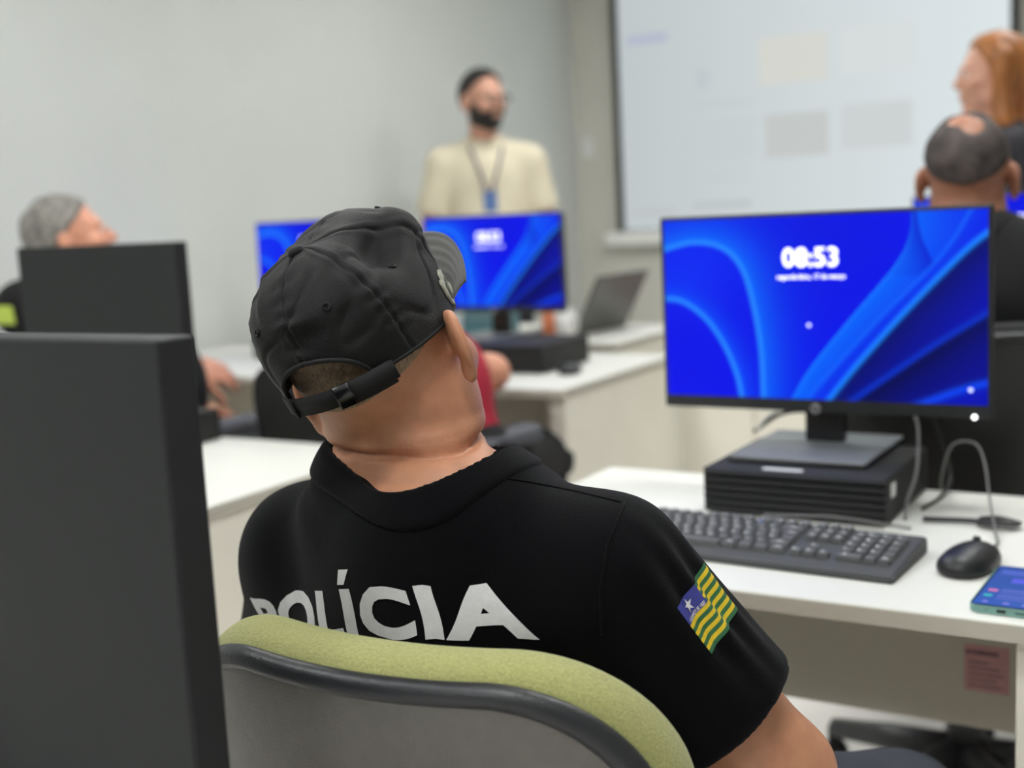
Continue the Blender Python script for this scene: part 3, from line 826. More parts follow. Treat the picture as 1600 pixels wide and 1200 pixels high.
    p.mesh('hair', g, np.array(hc[:])-.14, np.array(hc[:])+.14, .003, M['stubble'], it=1)
    return p
CAPMAN = build_capped_man()

# ------------------------------------------------------------------ the room
XL, YF, XR, YB, ZC = -3.56, 6.7, 2.6, -2.6, 2.85
struct('floor', BOX((XL-.1, YB-.1, -.1), (XR+.1, YF+.1, 0)), M['floor'])
struct('ceiling', BOX((XL-.1, YB-.1, ZC), (XR+.1, YF+.1, ZC+.1)), M['ceiling'])
struct('wall_left', BOX((XL-.1, YB-.1, 0), (XL, YF+.1, ZC)), M['wall'])
struct('wall_front', BOX((XL, YF, 0), (XR, YF+.1, ZC)), M['wall_front'])
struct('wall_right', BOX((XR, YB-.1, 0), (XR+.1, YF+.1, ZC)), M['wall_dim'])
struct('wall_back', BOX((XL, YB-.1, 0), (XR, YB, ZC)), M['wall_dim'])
struct('baseboard_left', BOX((XL, YB, 0), (XL+.012, YF, .07), .003), M['white_pl'])
struct('baseboard_front', BOX((XL+.012, YF-.012, 0), (XR, YF, .07), .003), M['white_pl'])
# ceiling lamps
LAMPS = [(x, y) for x in (-2.1, -.3) for y in (-1.7, .1, 2.3, 4.5)]
M['lamp'] = material('lamp_diffuser', (255, 255, 250), .5, emis=(250, 252, 252), estr=LAMP_E)
def ceiling_light(x, y):
    t = thing('ceiling_light', 'square white panel lamp set in the ceiling', 'ceiling light', (x, y, ZC-.03), 0, 'panel lamps in the ceiling')
    bm = bmesh.new()
    for lo, hi in (((-.31, -.31, 0), (.31, -.29, .03)), ((-.31, .29, 0), (.31, .31, .03)), ((-.31, -.29, 0), (-.29, .29, .03)), ((.29, -.29, 0), (.31, .29, .03))): box(bm, lo, hi)
    obj('frame', bm, M['white_pl'], t); obj('diffuser', BOX((-.29, -.29, .008), (.29, .29, .02)), M['lamp'], t)
for x, y in LAMPS: ceiling_light(x, y)
# light switch on the front wall beside the corner
t = thing('light_switch', 'small white wall switch beside the projection screen', 'light switch', (-3.475, YF-.014, 1.55))
obj('plate', BOX((-.04, 0, -.06), (.04, .014, .06), .004), M['white_pl'], t); obj('rocker', BOX((-.014, -.006, -.028), (.014, .001, .028), .002), M['white_pl'], t)

# ------------------------------------------------------------------ screens
def polydist(P, pts):
    pts = np.array(smooth_path([(x, y, 0) for x, y in pts], 8))[:, :2]; best = np.full(len(P), 9.); side = np.zeros(len(P))
    asp = np.array([1.78, 1.0])
    for a, b in zip(pts*asp, pts[1:]*asp):
        ba = b-a; q = P*asp-a; h = np.clip(q @ ba/(ba @ ba), 0, 1); d = np.linalg.norm(q-h[:, None]*ba, axis=1)
        m = d < best; best[m] = d[m]; side[m] = np.sign(ba[0]*q[m, 1]-ba[1]*q[m, 0])
    return best, side
def wallpaper(W=352, H=198):
    u, v = np.meshgrid(np.linspace(0, 1, W), np.linspace(0, 1, H)); P = np.stack([u.ravel(), v.ravel()], 1)
    L = lambda *c: np.array(lin(c))
    img = np.tile(L(2, 14, 236), (len(P), 1)).astype(float)
    x, y = P[:, 0], P[:, 1]
    def mix(m, c): 
        nonlocal img
        m = np.clip(m, 0, 1)[:, None]; img = img*(1-m)+c*m
    mix(np.exp(-((x-.5)/.25)**2-((y-.1)/.4)**2)*.5, L(0, 20, 220)); mix(np.exp(-((x-.1)/.2)**2-((y-.25)/.2)**2)*.6, L(4, 50, 250))
    mix(np.clip((x-.6)*1.5, 0, 1)*np.clip((y-.55)*2.2, 0, 1), L(0, 2, 46))
    def swoosh(pts, glow, gw, line, lw, flip=1, gs=.9):
        d, s = polydist(P, pts); s = s*flip
        mix((s > 0)*np.exp(-d/gw)*gs, glow); mix(np.exp(-(d/lw)**2), line)
    # sweeping band on the right
    A = [(.785, -.02), (.78, .12), (.735, .28), (.6, .56), (.48, .82), (.41, 1.02)]
    B = [(.96, -.02), (.9, .16), (.83, .31), (.7, .54), (.55, .83), (.46, 1.02)]
    dA, sA = polydist(P, A); dB, sB = polydist(P, B)
    inb = (sA < 0) & (sB > 0)
    mix(inb*np.exp(-dA/.22)*.95, L(0, 104, 255)); mix(np.exp(-(dA/.012)**2)*(sA < 0)*.8, L(20, 128, 255))
    C = [(.80, -.02), (.815, .13), (.85, .27)]
    dC, sC = polydist(P, C); mix((sC > 0)*inb*np.exp(-dC/.1)*(y < .33)*.85, L(0, 8, 205))
    mix((sB < 0)*np.exp(-dB/.09)*.9, L(0, 62, 240)); mix(np.exp(-(dB/.01)**2)*.6, L(18, 110, 255))
    swoosh([(1.02, .09), (.93, .22), (.76, .53), (.62, .81), (.525, 1.02)], L(0, 4, 84), .5, L(22, 128, 255), .015, -1, .97)
    swoosh([(1.02, .5), (.86, .68), (.7, .88), (.59, 1.02)], L(0, 2, 40), .22, L(0, 46, 196), .017, -1, .95)
    swoosh([(1.02, .87), (.92, .925), (.79, 1.02)], L(0, 16, 190), .4, L(4, 66, 236), .02, -1, .95)
    # two loops on the left
    swoosh([(-.02, .17), (.1, .125), (.2, .16), (.262, .27), (.295, .45), (.32, .72), (.325, 1.02)], L(0, 110, 255), .09, L(38, 140, 255), .013, -1, .95)
    swoosh([(-.02, .44), (.06, .46), (.14, .56), (.2, .71), (.24, .88), (.255, 1.02)], L(0, 86, 255), .055, L(38, 140, 255), .013, -1, .95)
    return img.reshape(H, W, 3)
WALLP = wallpaper()
def monitor(label, cx, y, ztop, face=-1, on=True, w=.535, h=.322, zbase=None, neck=True, group=None, led=False):
    """face -1: picture looks towards -y; +1: towards +y (its back to the camera)"""
    t = thing('monitor', label, 'monitor', (cx, y, zbase), 0 if face < 0 else pi, group)
    z1 = ztop-zbase; z0 = z1-h
    bm = bmesh.new()
    if face < 0: box(bm, (-w/2, 0, z0), (w/2, .012, z1), .003); box(bm, (-w/2+.004, .011, z0+.004), (w/2-.004, .032, z1-.004), .006)
    else: box(bm, (-w/2, 0, z0), (w/2, .034, z1), .0035, 3)
    obj('casing', bm, M['dark_side'] if face < 0 else M['dark_pl'], t)
    ch = .021; sw, sh = w-.014, h-ch-.006; sz = (z0+ch+z1-.006)/2
    if face < 0 and on:
        if 'scr' in monitor.__dict__:
            s = bpy.data.objects.new('screen', monitor.scr); COL.objects.link(s); s.parent = t; s.scale = (sw/.521, 1, sh/.295)
        else:
            s = picture_mesh('screen', WALLP, .521, .295, M['picture'], t); monitor.scr = s.data; sw0 = sw; s.scale = (sw/.521, 1, sh/.295)
        s.location = (0, -.0006, sz)
        for nm, tx, sz_, x, z, bold in (('clock_digits', '08:53', .042, -.008, .080, .0011), ('date_line', 'segunda-feira, 17 de mar\u00e7o', .0102, -.008, .0505, .0003)):
            if nm not in monitor.__dict__:
                b = text_bm(tx, sz_, bold); b.transform(Matrix.Rotation(pi/2, 4, 'X')); o = obj(nm, b, M['white_glow'], s); setattr(monitor, nm, o.data)
            else:
                o = bpy.data.objects.new(nm, getattr(monitor, nm)); COL.objects.link(o); o.parent = s
            o.location = (x, -.0006, z)
        for x, z in ((-.012, -.027), (.236, -.124)):
            if led:
                b = bmesh.new(); lathe(b, [(.0035, 0), (.0035, .0008)], 16, Matrix.Rotation(pi/2, 4, 'X')); o = obj('cursor_dot', b, M['dot_glow'], s); o.location = (x, -.0004, z)
    elif face > 0:
        obj('screen', BOX((-sw/2, -.0008, sz-sh/2), (sw/2, 0, sz+sh/2)), M['glass_black'], t)
    if face < 0:
        b = bmesh.new(); lathe(b, [(.0085, 0), (.0085, .0015), (.0075, .002)], 24, Matrix.Translation((-.004, 0, z0+.006)) @ Matrix.Rotation(pi/2, 4, 'X')); lg = obj('logo', b, M['silver'], t)
        b = text_bm('hp', .0125, .0003); b.transform(Matrix.Translation((-.004, -.0024, z0+.0068)) @ Matrix.Rotation(pi/2, 4, 'X') @ Matrix.Shear('XZ', 4, (0, 0)) ); obj('logo_letters', b, M['black_pl'], lg)
        if led:
            b = bmesh.new(); bmesh.ops.create_uvsphere(b, u_segments=12, v_segments=8, radius=.0035); b.transform(Matrix.Translation((w/2-.026, -.001, z0+.003))); obj('power_light', b, M['led'], t)
    if neck:
        obj('stand_neck', BOX((-.032, .03, .01), (.032, .055, z0+(.14 if face < 0 else .06)), .004), M['gloss_bl'] if face < 0 else M['dark_pl'], t)
        obj('stand_base', BOX((-.108, -.115, 0), (.108, .115, .011), .003), M['base_gr'], t)
        b = bmesh.new(); 
        obj('base_edge', BOX((-.1095, -.1165, 0), (.1095, .1165, .0075), .002), M['gloss_bl'], t)
    return t
def computer(label, x0, x1, y0, y1, z, h=.072, sticker=True, face=-1, group=None):
    cx, cy = (x0+x1)/2, (y0+y1)/2; w, d = x1-x0, y1-y0
    t = thing('desktop_computer', label, 'computer', (cx, cy, z), 0 if face < 0 else pi, group)
    obj('case', BOX((-w/2, -d/2+.012, .003), (w/2, d/2, h), .004), M['case_gr'], t)
    bm = bmesh.new(); box(bm, (-w/2, -d/2+.006, .003), (w/2, -d/2+.0125, h), .002)
    n = 6
    for i in range(n): zz = .008+(h-.014)*i/(n-1); box(bm, (-w/2+.002, -d/2, zz-.0035), (w/2-.002, -d/2+.0075, zz+.0035), .0028, 3)
    obj('front_grille', bm, M['black_pl'], t)
    for x in (-1, 1):
        for y in (-1, 1):
            b = bmesh.new(); cyl(b, (x*(w/2-.03), y*(d/2-.03), 0), (x*(w/2-.03), y*(d/2-.03), .004), .009, n=12); obj('rubber_foot', b, M['black_cable'], t)
    if sticker:
        obj('asset_sticker', BOX((-.05, -d/2+.016, h), (.012, -d/2+.028, h+.0005)), M['paper'], t)
        obj('side_sticker', BOX((w/2, -d/2+.03, h-.034), (w/2+.0005, -d/2+.055, h-.013)), M['paper'], t)
    else:
        b = bmesh.new(); lathe(b, [(.014, 0), (.014, .002)], 20, Matrix.Translation((-w*.33, -d/2-.001, h*.5)) @ Matrix.Rotation(pi/2, 4, 'X')); obj('logo', b, M['silver'], t)
    return t
# ------------------------------------------------------------------ desks
def desk(label, x0, x1, y0, y1, modesty=None, group=None, legs=(True, True), lw=.028):
    t = thing('desk', label, 'desk', ((x0+x1)/2, (y0+y1)/2, 0), 0, group); w, d = (x1-x0)/2, (y1-y0)/2
    obj('tabletop', BOX((-w, -d, .716), (w, d, .74), .0025), M['white_lam'], t)
    eb = bmesh.new(); box(eb, (-w-.0008, -d-.0008, .7175), (w+.0008, d+.0008, .7375)); obj('edge_band', eb, M['edge_lam'], t)
    for k, sx in enumerate((-1, 1)):
        if legs[k]:
            a, b = sorted((sx*(w-.006), sx*(w-.006-lw))); obj('leg_panel', BOX((a, -d+.03, .012), (b, d-.03, .716), .002), M['end_lam'], t)
            for y in (-d+.06, d-.06):
                q = bmesh.new(); cyl(q, ((a+b)/2, y, 0), ((a+b)/2, y, .013), .016, n=14); obj('levelling_foot', q, M['black_pl'], t)
    if modesty:
        my, z0 = modesty; obj('modesty_panel', BOX((-w+.036, my-(y0+y1)/2, z0), (w-.036, my+.018-(y0+y1)/2, .716), .001), M['panel_lam'], t)
    return t
DESK = desk('white desk with the big lit monitor, keyboard and phone on it', -1.04, -.2, 1.43, 2.04, (1.88, .415))
DESKL = desk('white desk with empty right end beside the seated man, monitor turned away', -2.75, -1.565, 1.44, 2.06, (1.7, .35))
DESKM = desk('white desk in front of the red-shirted person, with mouse near its corner', -2.52, -1.60, 2.87, 3.62, (3.5, .3), lw=.05)
DESKH = desk('white desk with a hand resting on its front edge', -3.5, -2.6, 2.9, 3.62, (3.5, .3))
DESKF = desk('white desk with open grey laptop on its end', -3.5, -1.93, 3.86, 4.5, (4.3, .3), lw=.05)
DESKB = desk('white desk in front of the balding man, behind the big lit monitor', -.86, .3, 2.95, 3.62, (3.5, .3))
DESKN = desk('white desk under the close monitor seen from behind', -1.6, -.52, .06, .66, (.3, .35))
t = thing('storage_cabinet', 'low cream cabinet standing beyond the big lit monitor', 'cabinet', (-1.28, 3.9, 0))
obj('carcass', BOX((-.34, -.19, .02), (.16, .2, .70), .003), M['end_lam'], t); obj('plinth', BOX((-.32, -.17, 0), (.14, .18, .02)), M['black_pl'], t)
obj('door', BOX((-.338, -.208, .03), (-.092, -.191, .69), .002), M['end_lam'], t); obj('door', BOX((-.088, -.208, .03), (.158, -.191, .69), .002), M['end_lam'], t)
# ------------------------------------------------------------------ equipment on the main desk
computer('flat black desktop computer lying under the big lit monitor', -.747, -.463, 1.778, 2.038, .74)
monitor('big lit monitor with blue swirls on the desk by the keyboard', -.615, 1.95, 1.198, zbase=.812, led=True)
computer('black desktop computer under the monitor turned away on the left desk', -2.36, -2.02, 1.78, 2.04, .74, face=1)
monitor('charcoal back of a monitor below the grey-haired man', -2.19, 1.9, 1.192, 1, w=.505, h=.305, zbase=.812)
monitor('charcoal back of the closest monitor, cut off by the picture edge', -.922, .61, 1.155, 1, w=.60, h=.36, zbase=.74)
monitor('lit blue monitor in front of the man in cream shirt', -2.19, 3.5, 1.206, zbase=.80)
computer('black desktop computer beside the mouse on the middle desk', -2.06, -1.80, 3.12, 3.42, .74, .085, False)
monitor('lit blue monitor partly hidden by the black cap', -2.947, 3.5, 1.216, zbase=.80)
computer('black desktop computer under the lit monitor nearest the left wall', -3.09, -2.81, 3.3, 3.6, .74, .06, False)
monitor('lit blue monitor peeking out beside the balding man', -.567, 3.5, 1.20, zbase=.80)
computer('black desktop computer hidden behind the balding man', -.71, -.43, 3.3, 3.6, .74, .06, False)
# keyboard
def keyboard(label, x, y, z, rz, full=True):
    t = thing('keyboard', label, 'keyboard', (x, y, z), rz)
    W, D = .446, .158; h0, h1 = .010, .024
    bm = bmesh.new(); prof = [(-D/2, 0), (-D/2, h0*.7), (-D/2+.006, h0), (D/2-.004, h1), (D/2, h1-.004), (D/2, 0)]
    vs = [[bm.verts.new((sx*W/2, a, b)) for a, b in prof] for sx in (-1, 1)]
    for i in range(len(prof)): bm.faces.new((vs[0][i], vs[0][(i+1) % 6], vs[1][(i+1) % 6], vs[1][i]))
    bm.faces.new(vs[0][::-1]); bm.faces.new(vs[1]); bmesh.ops.recalc_face_normals(bm, faces=bm.faces[:])
    bmesh.ops.bevel(bm, geom=bm.edges[:], offset=.0025, segments=2, affect='EDGES')
    body = obj('body', bm, M['kb_body'], t)
    obj('blue_sticker', BOX((-.012, D/2-.014, h1-.002), (.012, D/2-.003, h1+.0006)), M['blue_pl'], t)
    if not full: return t
    sl = math.atan2(h1-h0, D-.01); p = .0189
    x0 = -W/2+.013+p/2
    rows = []
    r0 = [(0, 1, 'Esc')]+[(2+i, 1, f'F{i+1}') for i in range(4)]+[(6.5+i, 1, f'F{i+5}') for i in range(4)]+[(11+i, 1, f'F{i+9}') for i in range(4)]+[(15.35+i, 1, c) for i, c in enumerate(('Prt', 'Scr', 'Brk'))]
    def nav(a, b): return [(15.35+i, 1, c) for i, c in enumerate(a)]+[(18.7+i*1.0, 1, c) for i, c in enumerate(b)]
    r1 = [(i, 1, c) for i, c in enumerate("'1234567890-=")]+[(13, 2, 'Back')]+nav(('Ins', 'Hm', 'Pg'), ('Nm', '/', '*', '-'))
    r2 = [(0, 1.5, 'Tab')]+[(1.5+i, 1, c) for i, c in enumerate("QWERTYUIOP'[")]+[(13.5, 1.5, 'Ent')]+nav(('Del', 'End', 'Pg'), '789+')
    r3 = [(0, 1.75, 'Caps')]+[(1.75+i, 1, c) for i, c in enumerate("ASDFGHJKL\u00c7~]")]+[(13.75, 1.25, '')]+nav((), '456.')
    r4 = [(0, 1.25, '')]+[(1.25+i, 1, c) for i, c in enumerate("\\ZXCVBNM,.;/")]+[(13.25, 1.75, 'Shift')]+[(16.35, 1, '\u2191')]+nav((), '123')+[(21.7, 1, '')]
    r5 = [(0, 1.25, 'Ctrl'), (1.25, 1.25, ''), (2.5, 1.25, 'Alt'), (3.75, 6.25, ''), (10, 1.25, 'Alt'), (11.25, 1.25, ''), (12.5, 1.25, ''), (13.75, 1.25, 'Ctrl')]+[(15.35+i, 1, c) for i, c in enumerate('\u2190\u2193\u2192')]+[(18.7, 2, '0'), (20.7, 1, '.'), (21.7, 1, 'Ent')]
    ys = [.060, .038, .019, .000, -.019, -.038]
    sx = (W-.026)/(22.7*p)
    for row, yy in zip((r0, r1, r2, r3, r4, r5), ys):
        for u, wd, c in row:
            kx = -W/2+.013+(u+wd/2)*p*sx; kw = wd*p*sx-.0022; kd = .0165
            b = bmesh.new(); bmesh.ops.create_cube(b, size=1)
            for v in b.verts:
                top = v.co.z > 0; kk = .84 if top else 1
                v.co = V((v.co.x*(kw-(.004 if top else 0)), v.co.y*kd*(.8 if top else 1)+(.0006 if top else 0), .0075 if top else 0))
            bmesh.ops.bevel(b, geom=b.edges[:], offset=.0009, segments=2, affect='EDGES')
            for f in b.faces: f.material_index = 0
            if c:
                g = text_bm(c, .0085 if len(c) == 1 else .0048, .0004); g.transform(Matrix.Translation((-kw*.2 if len(c) == 1 else 0, .0022, .0077)))
                for f in g.faces: f.material_index = 1
                join(b, g)
            o = obj('key', b, [M['key'], M['legend']], t)
            o.rotation_euler = (sl, 0, 0); o.location = (kx, yy, h0+(yy+D/2)*math.tan(sl)-.0008)
    for c_, x in ((0, .15), (1, .17), (2, .19)):
        b = bmesh.new(); cyl(b, (x, .063, h1-.0025), (x, .063, h1-.0008), .0022, n=10); obj('indicator', b, M['legend'], t)
    return t
keyboard('black full-size keyboard in front of the flat black computer', -.607, 1.607, .74, radians(-2.5))
# mouse
def mouse(label, x, y, z, rz, h=.005):
    t = thing('mouse', label, 'mouse', (x, y, z), rz)
    g0 = f_ell((0, 0, .005), (.032, .058, .024)); pl = f_plane((0, 0, .001), (0, 0, -1)); g1 = f_cone((0, .03, .008), (0, -.03, .01), .028, .029, (V((0, 0, 1)), .62))
    f = lambda p: smax(smin(g0(p), g1(p), .012), pl(p), .003)
    sdf_mesh('shell', f, (-.045, -.075, -.006), (.045, .075, .05), .0022, M['black_pl'], t, it=2)
    b = bmesh.new(); lathe(b, [(.004, -.0035), (.0095, -.003), (.0095, .003), (.004, .0035)], 20, Matrix.Translation((0, .028, .0255)) @ Matrix.Rotation(pi/2, 4, 'Y')); obj('scroll_wheel', b, M['dark_pl'], t, True)
    return t
mouse('black mouse between the keyboard and the phone', -.318, 1.628, .74, radians(-7))
mouse('black mouse near the corner of the middle desk', -1.735, 3.17, .74, radians(20))
# phone
t = thing('smartphone', 'teal-edged smartphone with lit blue screen at the desk edge', 'phone', (-.2445, 1.535, .74), radians(-1.5))
def rbox(w, d, z0, z1, r, n=8, bev=0):
    bm = bmesh.new(); lo, hi = [], []
    for cx, cy, a0 in ((w/2-r, d/2-r, 0), (-w/2+r, d/2-r, pi/2), (-w/2+r, -d/2+r, pi), (w/2-r, -d/2+r, 1.5*pi)):
        for i in range(n+1):
            a = a0+pi/2*i/n; lo.append(bm.verts.new((cx+r*cos(a), cy+r*sin(a), z0))); hi.append(bm.verts.new((cx+r*cos(a), cy+r*sin(a), z1)))
    N = len(lo)
    for i in range(N): bm.faces.new((lo[i], lo[(i+1) % N], hi[(i+1) % N], hi[i]))
    bt, tp = bm.faces.new(lo[::-1]), bm.faces.new(hi)
    if bev: bmesh.ops.bevel(bm, geom=[e for e in bm.edges if e in set(bt.edges) | set(tp.edges)], offset=bev, segments=3, profile=.6, affect='EDGES')
    return bm
obj('body', rbox(.077, .168, .0005, .0095, .011, bev=.0025), M['phone_fr'], t, False)
obj('glass', rbox(.0735, .1645, .0094, .0098, .009), M['glass_black'], t)
W, H = 60, 130; u, v = np.meshgrid(np.linspace(0, 1, W), np.linspace(0, 1, H)); img = np.zeros((H, W, 3)); base = np.array(lin((40, 82, 170))); img[:] = base*(.9+.3*v[..., None])
for (a, b, c, d, col) in ((.35, .3, .9, .42, (86, 92, 224)), (.1, .62, .24, .67, (222, 128, 176)), (.08, .75, .22, .8, (60, 190, 190)), (.3, .6, .92, .63, (104, 116, 206)), (.3, .67, .8, .69, (96, 110, 200)), (.3, .75, .86, .78, (104, 116, 206)), (.3, .82, .75, .84, (96, 110, 200)), (.12, .9, .22, .95, (128, 130, 220)), (.45, .9, .55, .95, (128, 130, 220)), (.76, .9, .86, .95, (128, 130, 220)), (.1, .1, .9, .22, (76, 100, 200))):
    img[(u > a) & (u < c) & (v > b) & (v < d)] = lin(col)
s = picture_mesh('display', img, .0695, .160, M['picture'], t); s.rotation_euler = (-pi/2, 0, 0); s.location = (0, 0, .0101)
obj('charging_port', rbox(.010, .0012, .0030, .0068, .0005), M['black_pl'], t).location = (-.002, -.0837, 0)
obj('speaker_slot', rbox(.014, .0012, .0042, .0056, .0005), M['black_pl'], t).location = (.02, -.0837, 0)
b = bmesh.new(); cyl(b, (-.018, -.0843, .005), (-.018, -.083, .005), .0008, n=8); obj('microphone_hole', b, M['black_pl'], t)
# cables on the main desk
def cable(label, pts, r, mat, name='cable', cat='cable', n=8):
    bm = bmesh.new(); tube(bm, smooth_path(pts, 10), r, n); o = obj(name, bm, mat, None, True); return tag(o, label, cat)
cable('thin grey cable looping from the mouse up behind the monitor', [(-.311, 1.688, .750), (-.303, 1.735, .745), (-.315, 1.79, .748), (-.335, 1.86, .775), (-.352, 1.91, .82), (-.375, 1.955, .838), (-.415, 1.99, .825), (-.435, 2.01, .77), (-.44, 2.03, .744)], .0019, M['grey_cable'])
cable('grey cable hanging down the side of the flat black computer', [(-.50, 2.03, .90), (-.470, 1.99, .866), (-.452, 1.93, .842), (-.446, 1.89, .80), (-.452, 1.86, .765), (-.448, 1.83, .7425)], .0024, M['grey_cable'])
cable('black cable dropping behind the flat black computer', [(-.49, 2.04, .90), (-.46, 2.05, .86), (-.44, 2.045, .81), (-.425, 2.03, .765), (-.43, 1.98, .744), (-.44, 1.90, .7425)], .003, M['black_cable'])
cable('pale cable bunched to one side of the monitor neck', [(-.76, 2.06, .82), (-.73, 2.045, .85), (-.69, 2.03, .872), (-.65, 2.02, .866), (-.63, 2.03, .88)], .003, M['white_pl'])
cable('black video cable curling behind the monitor neck', [(-.77, 2.075, .815), (-.72, 2.072, .848), (-.67, 2.066, .857), (-.63, 2.055, .852), (-.615, 2.035, .90)], .0035, M['black_cable'])
cable('thin grey cable lying behind the keyboard', [(-.62, 1.70, .766), (-.58, 1.705, .767), (-.52, 1.722, .766), (-.46, 1.758, .752), (-.43, 1.785, .7425)], .002, M['grey_cable'])
t = thing('cable_tie_bundle', 'black bundled mouse cable tied up behind the mouse', 'cable', (-.345, 1.835, .74))
b = bmesh.new(); tube(b, smooth_path([(-.078, -.005, .006), (-.05, .0, .006), (-.02, .004, .0065), (.01, .003, .007)], 8), .004, 8); obj('tail', b, M['black_cable'], t, True)
for k in range(4):
    b = bmesh.new(); tube(b, smooth_path([(.0, -.012+.006*k, .007+.002*(k % 2)), (.028, -.016+.008*k, .010), (.05, -.008+.005*k, .009), (.052, .002+.003*k, .008), (.025, .0+.004*k, .013), (.0, -.004+.004*k, .011)], 8), .0028, 8); obj('coil', b, M['black_cable'], t, True)
# pink label under the desk
t = thing('inventory_label', 'pink paper label stuck on the panel under the main desk', 'label', (-.342, 1.8795, .51))
obj('paper', BOX((-.032, -.0006, -.036), (.032, 0, .036)), M['pink'], t)
b = text_bm('PATRIMONIO', .0078, .0004); b.transform(Matrix.Translation((-.006, -.0009, .024)) @ Matrix.Rotation(pi/2, 4, 'X')); 
obj('heading', b, M['ink'], t)
b = bmesh.new()
for k, wd in enumerate((.03, .045, .05, .04, .048)): box(b, (-.026, -.0009, .008-.009*k), (-.026+wd, -.0007, .0095-.009*k))
obj('printed_lines', b, M['ink'], t)
# ------------------------------------------------------------------ projection screen on the front wall
t = thing('projection_screen', 'big pull-down projection screen glowing on the front wall', 'projection screen', (-2.13, 6.64, 0))
x0, x1, z0, z1 = -3.225+2.13, -1.11+2.13, 1.055, 2.64
obj('border', BOX((x0-.045, 0, z0-.004), (x1+.045, .004, z1+.05)), M['screen_border'], t)
W, H = 220, 160; u, v = np.meshgrid(np.linspace(x0, x1, W), np.linspace(z1, z0, H))
img = np.zeros((H, W, 3)); img[:] = lin((206, 214, 216))
g = np.clip((u-x0)/(x1-x0), 0, 1); img *= (.84+.32*g)[..., None]
def rect(a, b, c, d, col, soft=1.0):
    m = (u+(-2.13) > a) & (u-2.13 < b) & (v > c) & (v < d); img[m] = img[m]*(1-soft)+np.array(lin(col))*soft
rect(-2.39, -2.01, 1.81, 2.06, (214, 214, 204), .8); rect(-1.95, -1.57, 1.83, 2.06, (215, 220, 219), .8)
rect(-2.36, -2.01, 1.42, 1.65, (194, 197, 194), .85); rect(-1.945, -1.58, 1.44, 1.67, (203, 208, 208), .85)
rect(-3.17, -2.92, 2.11, 2.15, (170, 176, 206), .8); rect(-2.76, -2.68, 1.82, 1.93, (188, 194, 198), .5)
rect(-3.15, -2.9, 1.14, 1.17, (186, 190, 192), .7); rect(-2.8, -2.45, 1.16, 1.2, (184, 190, 192), .7)
for k in range(10): rect(-3.16, -3.0, 1.25+.085*k, 1.275+.085*k, (192, 198, 200), .35)
rect(-2.75, -2.42, 1.42, 1.65, (198, 204, 205), .5); rect(-2.76, -2.42, 1.72, 1.75, (190, 197, 200), .4)
for k in range(3): rect(-2.72, -2.45, 1.3+.03*k, 1.31+.03*k, (190, 196, 198), .4)
s = picture_mesh('picture', img[:, :, :], x1-x0, z1-z0, M['projection'], t); s.location = ((x0+x1)/2, -.001, (z0+z1)/2)
obj('bottom_bar', BOX((x0-.12, -.035, z0-.085), (x1+.12, .015, z0-.008), .01), M['bar'], t)
obj('roller_case', BOX((x0-.12, -.05, z1+.05), (x1+.12, .05, z1+.15), .01), M['white_pl'], t)
# ------------------------------------------------------------------ laptop and clutter on the far desks
t = thing('laptop', 'open grey laptop seen from behind at the far desk end', 'laptop', (-2.20, 4.235, .74), radians(90-6))
obj('base', BOX((-.18, -.03, .002), (.18, .215, .018), .004), M['lid'], t)
b = BOX((-.18, -.004, 0), (.18, .004, .23), .003, mtx=Matrix.Translation((0, -.03, .018)) @ Matrix.Rotation(radians(28), 4, 'X')); lid = obj('lid', b, M['lid'], t)
obj('display', BOX((-.165, .0042, .012), (.165, .005, .22), mtx=Matrix.Translation((0, -.03, .018)) @ Matrix.Rotation(radians(28), 4, 'X')), M['glass_black'], lid)
def mug(label, x, y, z, mat, r=.04, h=.095):
    t = thing('mug', label, 'mug', (x, y, z)); b = bmesh.new(); lathe(b, [(r*.8, 0), (r*.95, .01), (r, h), (r*.9, h), (r*.86, .01)], 24); obj('cup', b, mat, t, True)
    b = bmesh.new(); tube(b, smooth_path([(r*.95, 0, h*.75), (r*1.5, 0, h*.7), (r*1.55, 0, h*.4), (r*.95, 0, h*.25)], 6), .005, 8); obj('handle', b, mat, t, True)
def at_desk(px, py, z=.74): 
    q = ptz(px, py, z); return q.x, q.y
x, y = -2.88, 4.12
t = thing('paper_box', 'white box on the far desk below the middle monitor', 'box', (-2.67, 4.05, .74)); obj('carton', BOX((-.10, -.06, 0), (.015, .06, .12), .004), M['paper'], t); obj('flap', BOX((-.10, -.061, .09), (.015, -.0595, .12)), M['white_pl'], t)
t = thing('pencil_case', 'teal case on the far desk behind the middle monitor stand', 'case', (-2.52, 4.02, .74), .05); obj('pouch', BOX((-.12, -.05, 0), (.09, .05, .10), .02, 4), M['teal'], t); obj('zip', BOX((-.1, -.052, .074), (.08, -.049, .08)), M['silver'], t)
mug('orange mug on the far desk beside the white one', -2.245, 3.97, .74, M['orange'], .032, .11)
mug('white mug on the far desk beside the orange one', -2.165, 3.93, .74, M['white_pl'], .034, .115)
t = thing('stapler', 'small red stapler behind the laptop on the far desk', 'stapler', (-1.99, 4.49, .74), .2); obj('base', BOX((-.03, -.02, 0), (.03, .02, .02), .004), M['red_pl'], t); obj('arm', BOX((-.03, -.018, .02), (.03, .018, .11), .008), M['red_pl'], t)

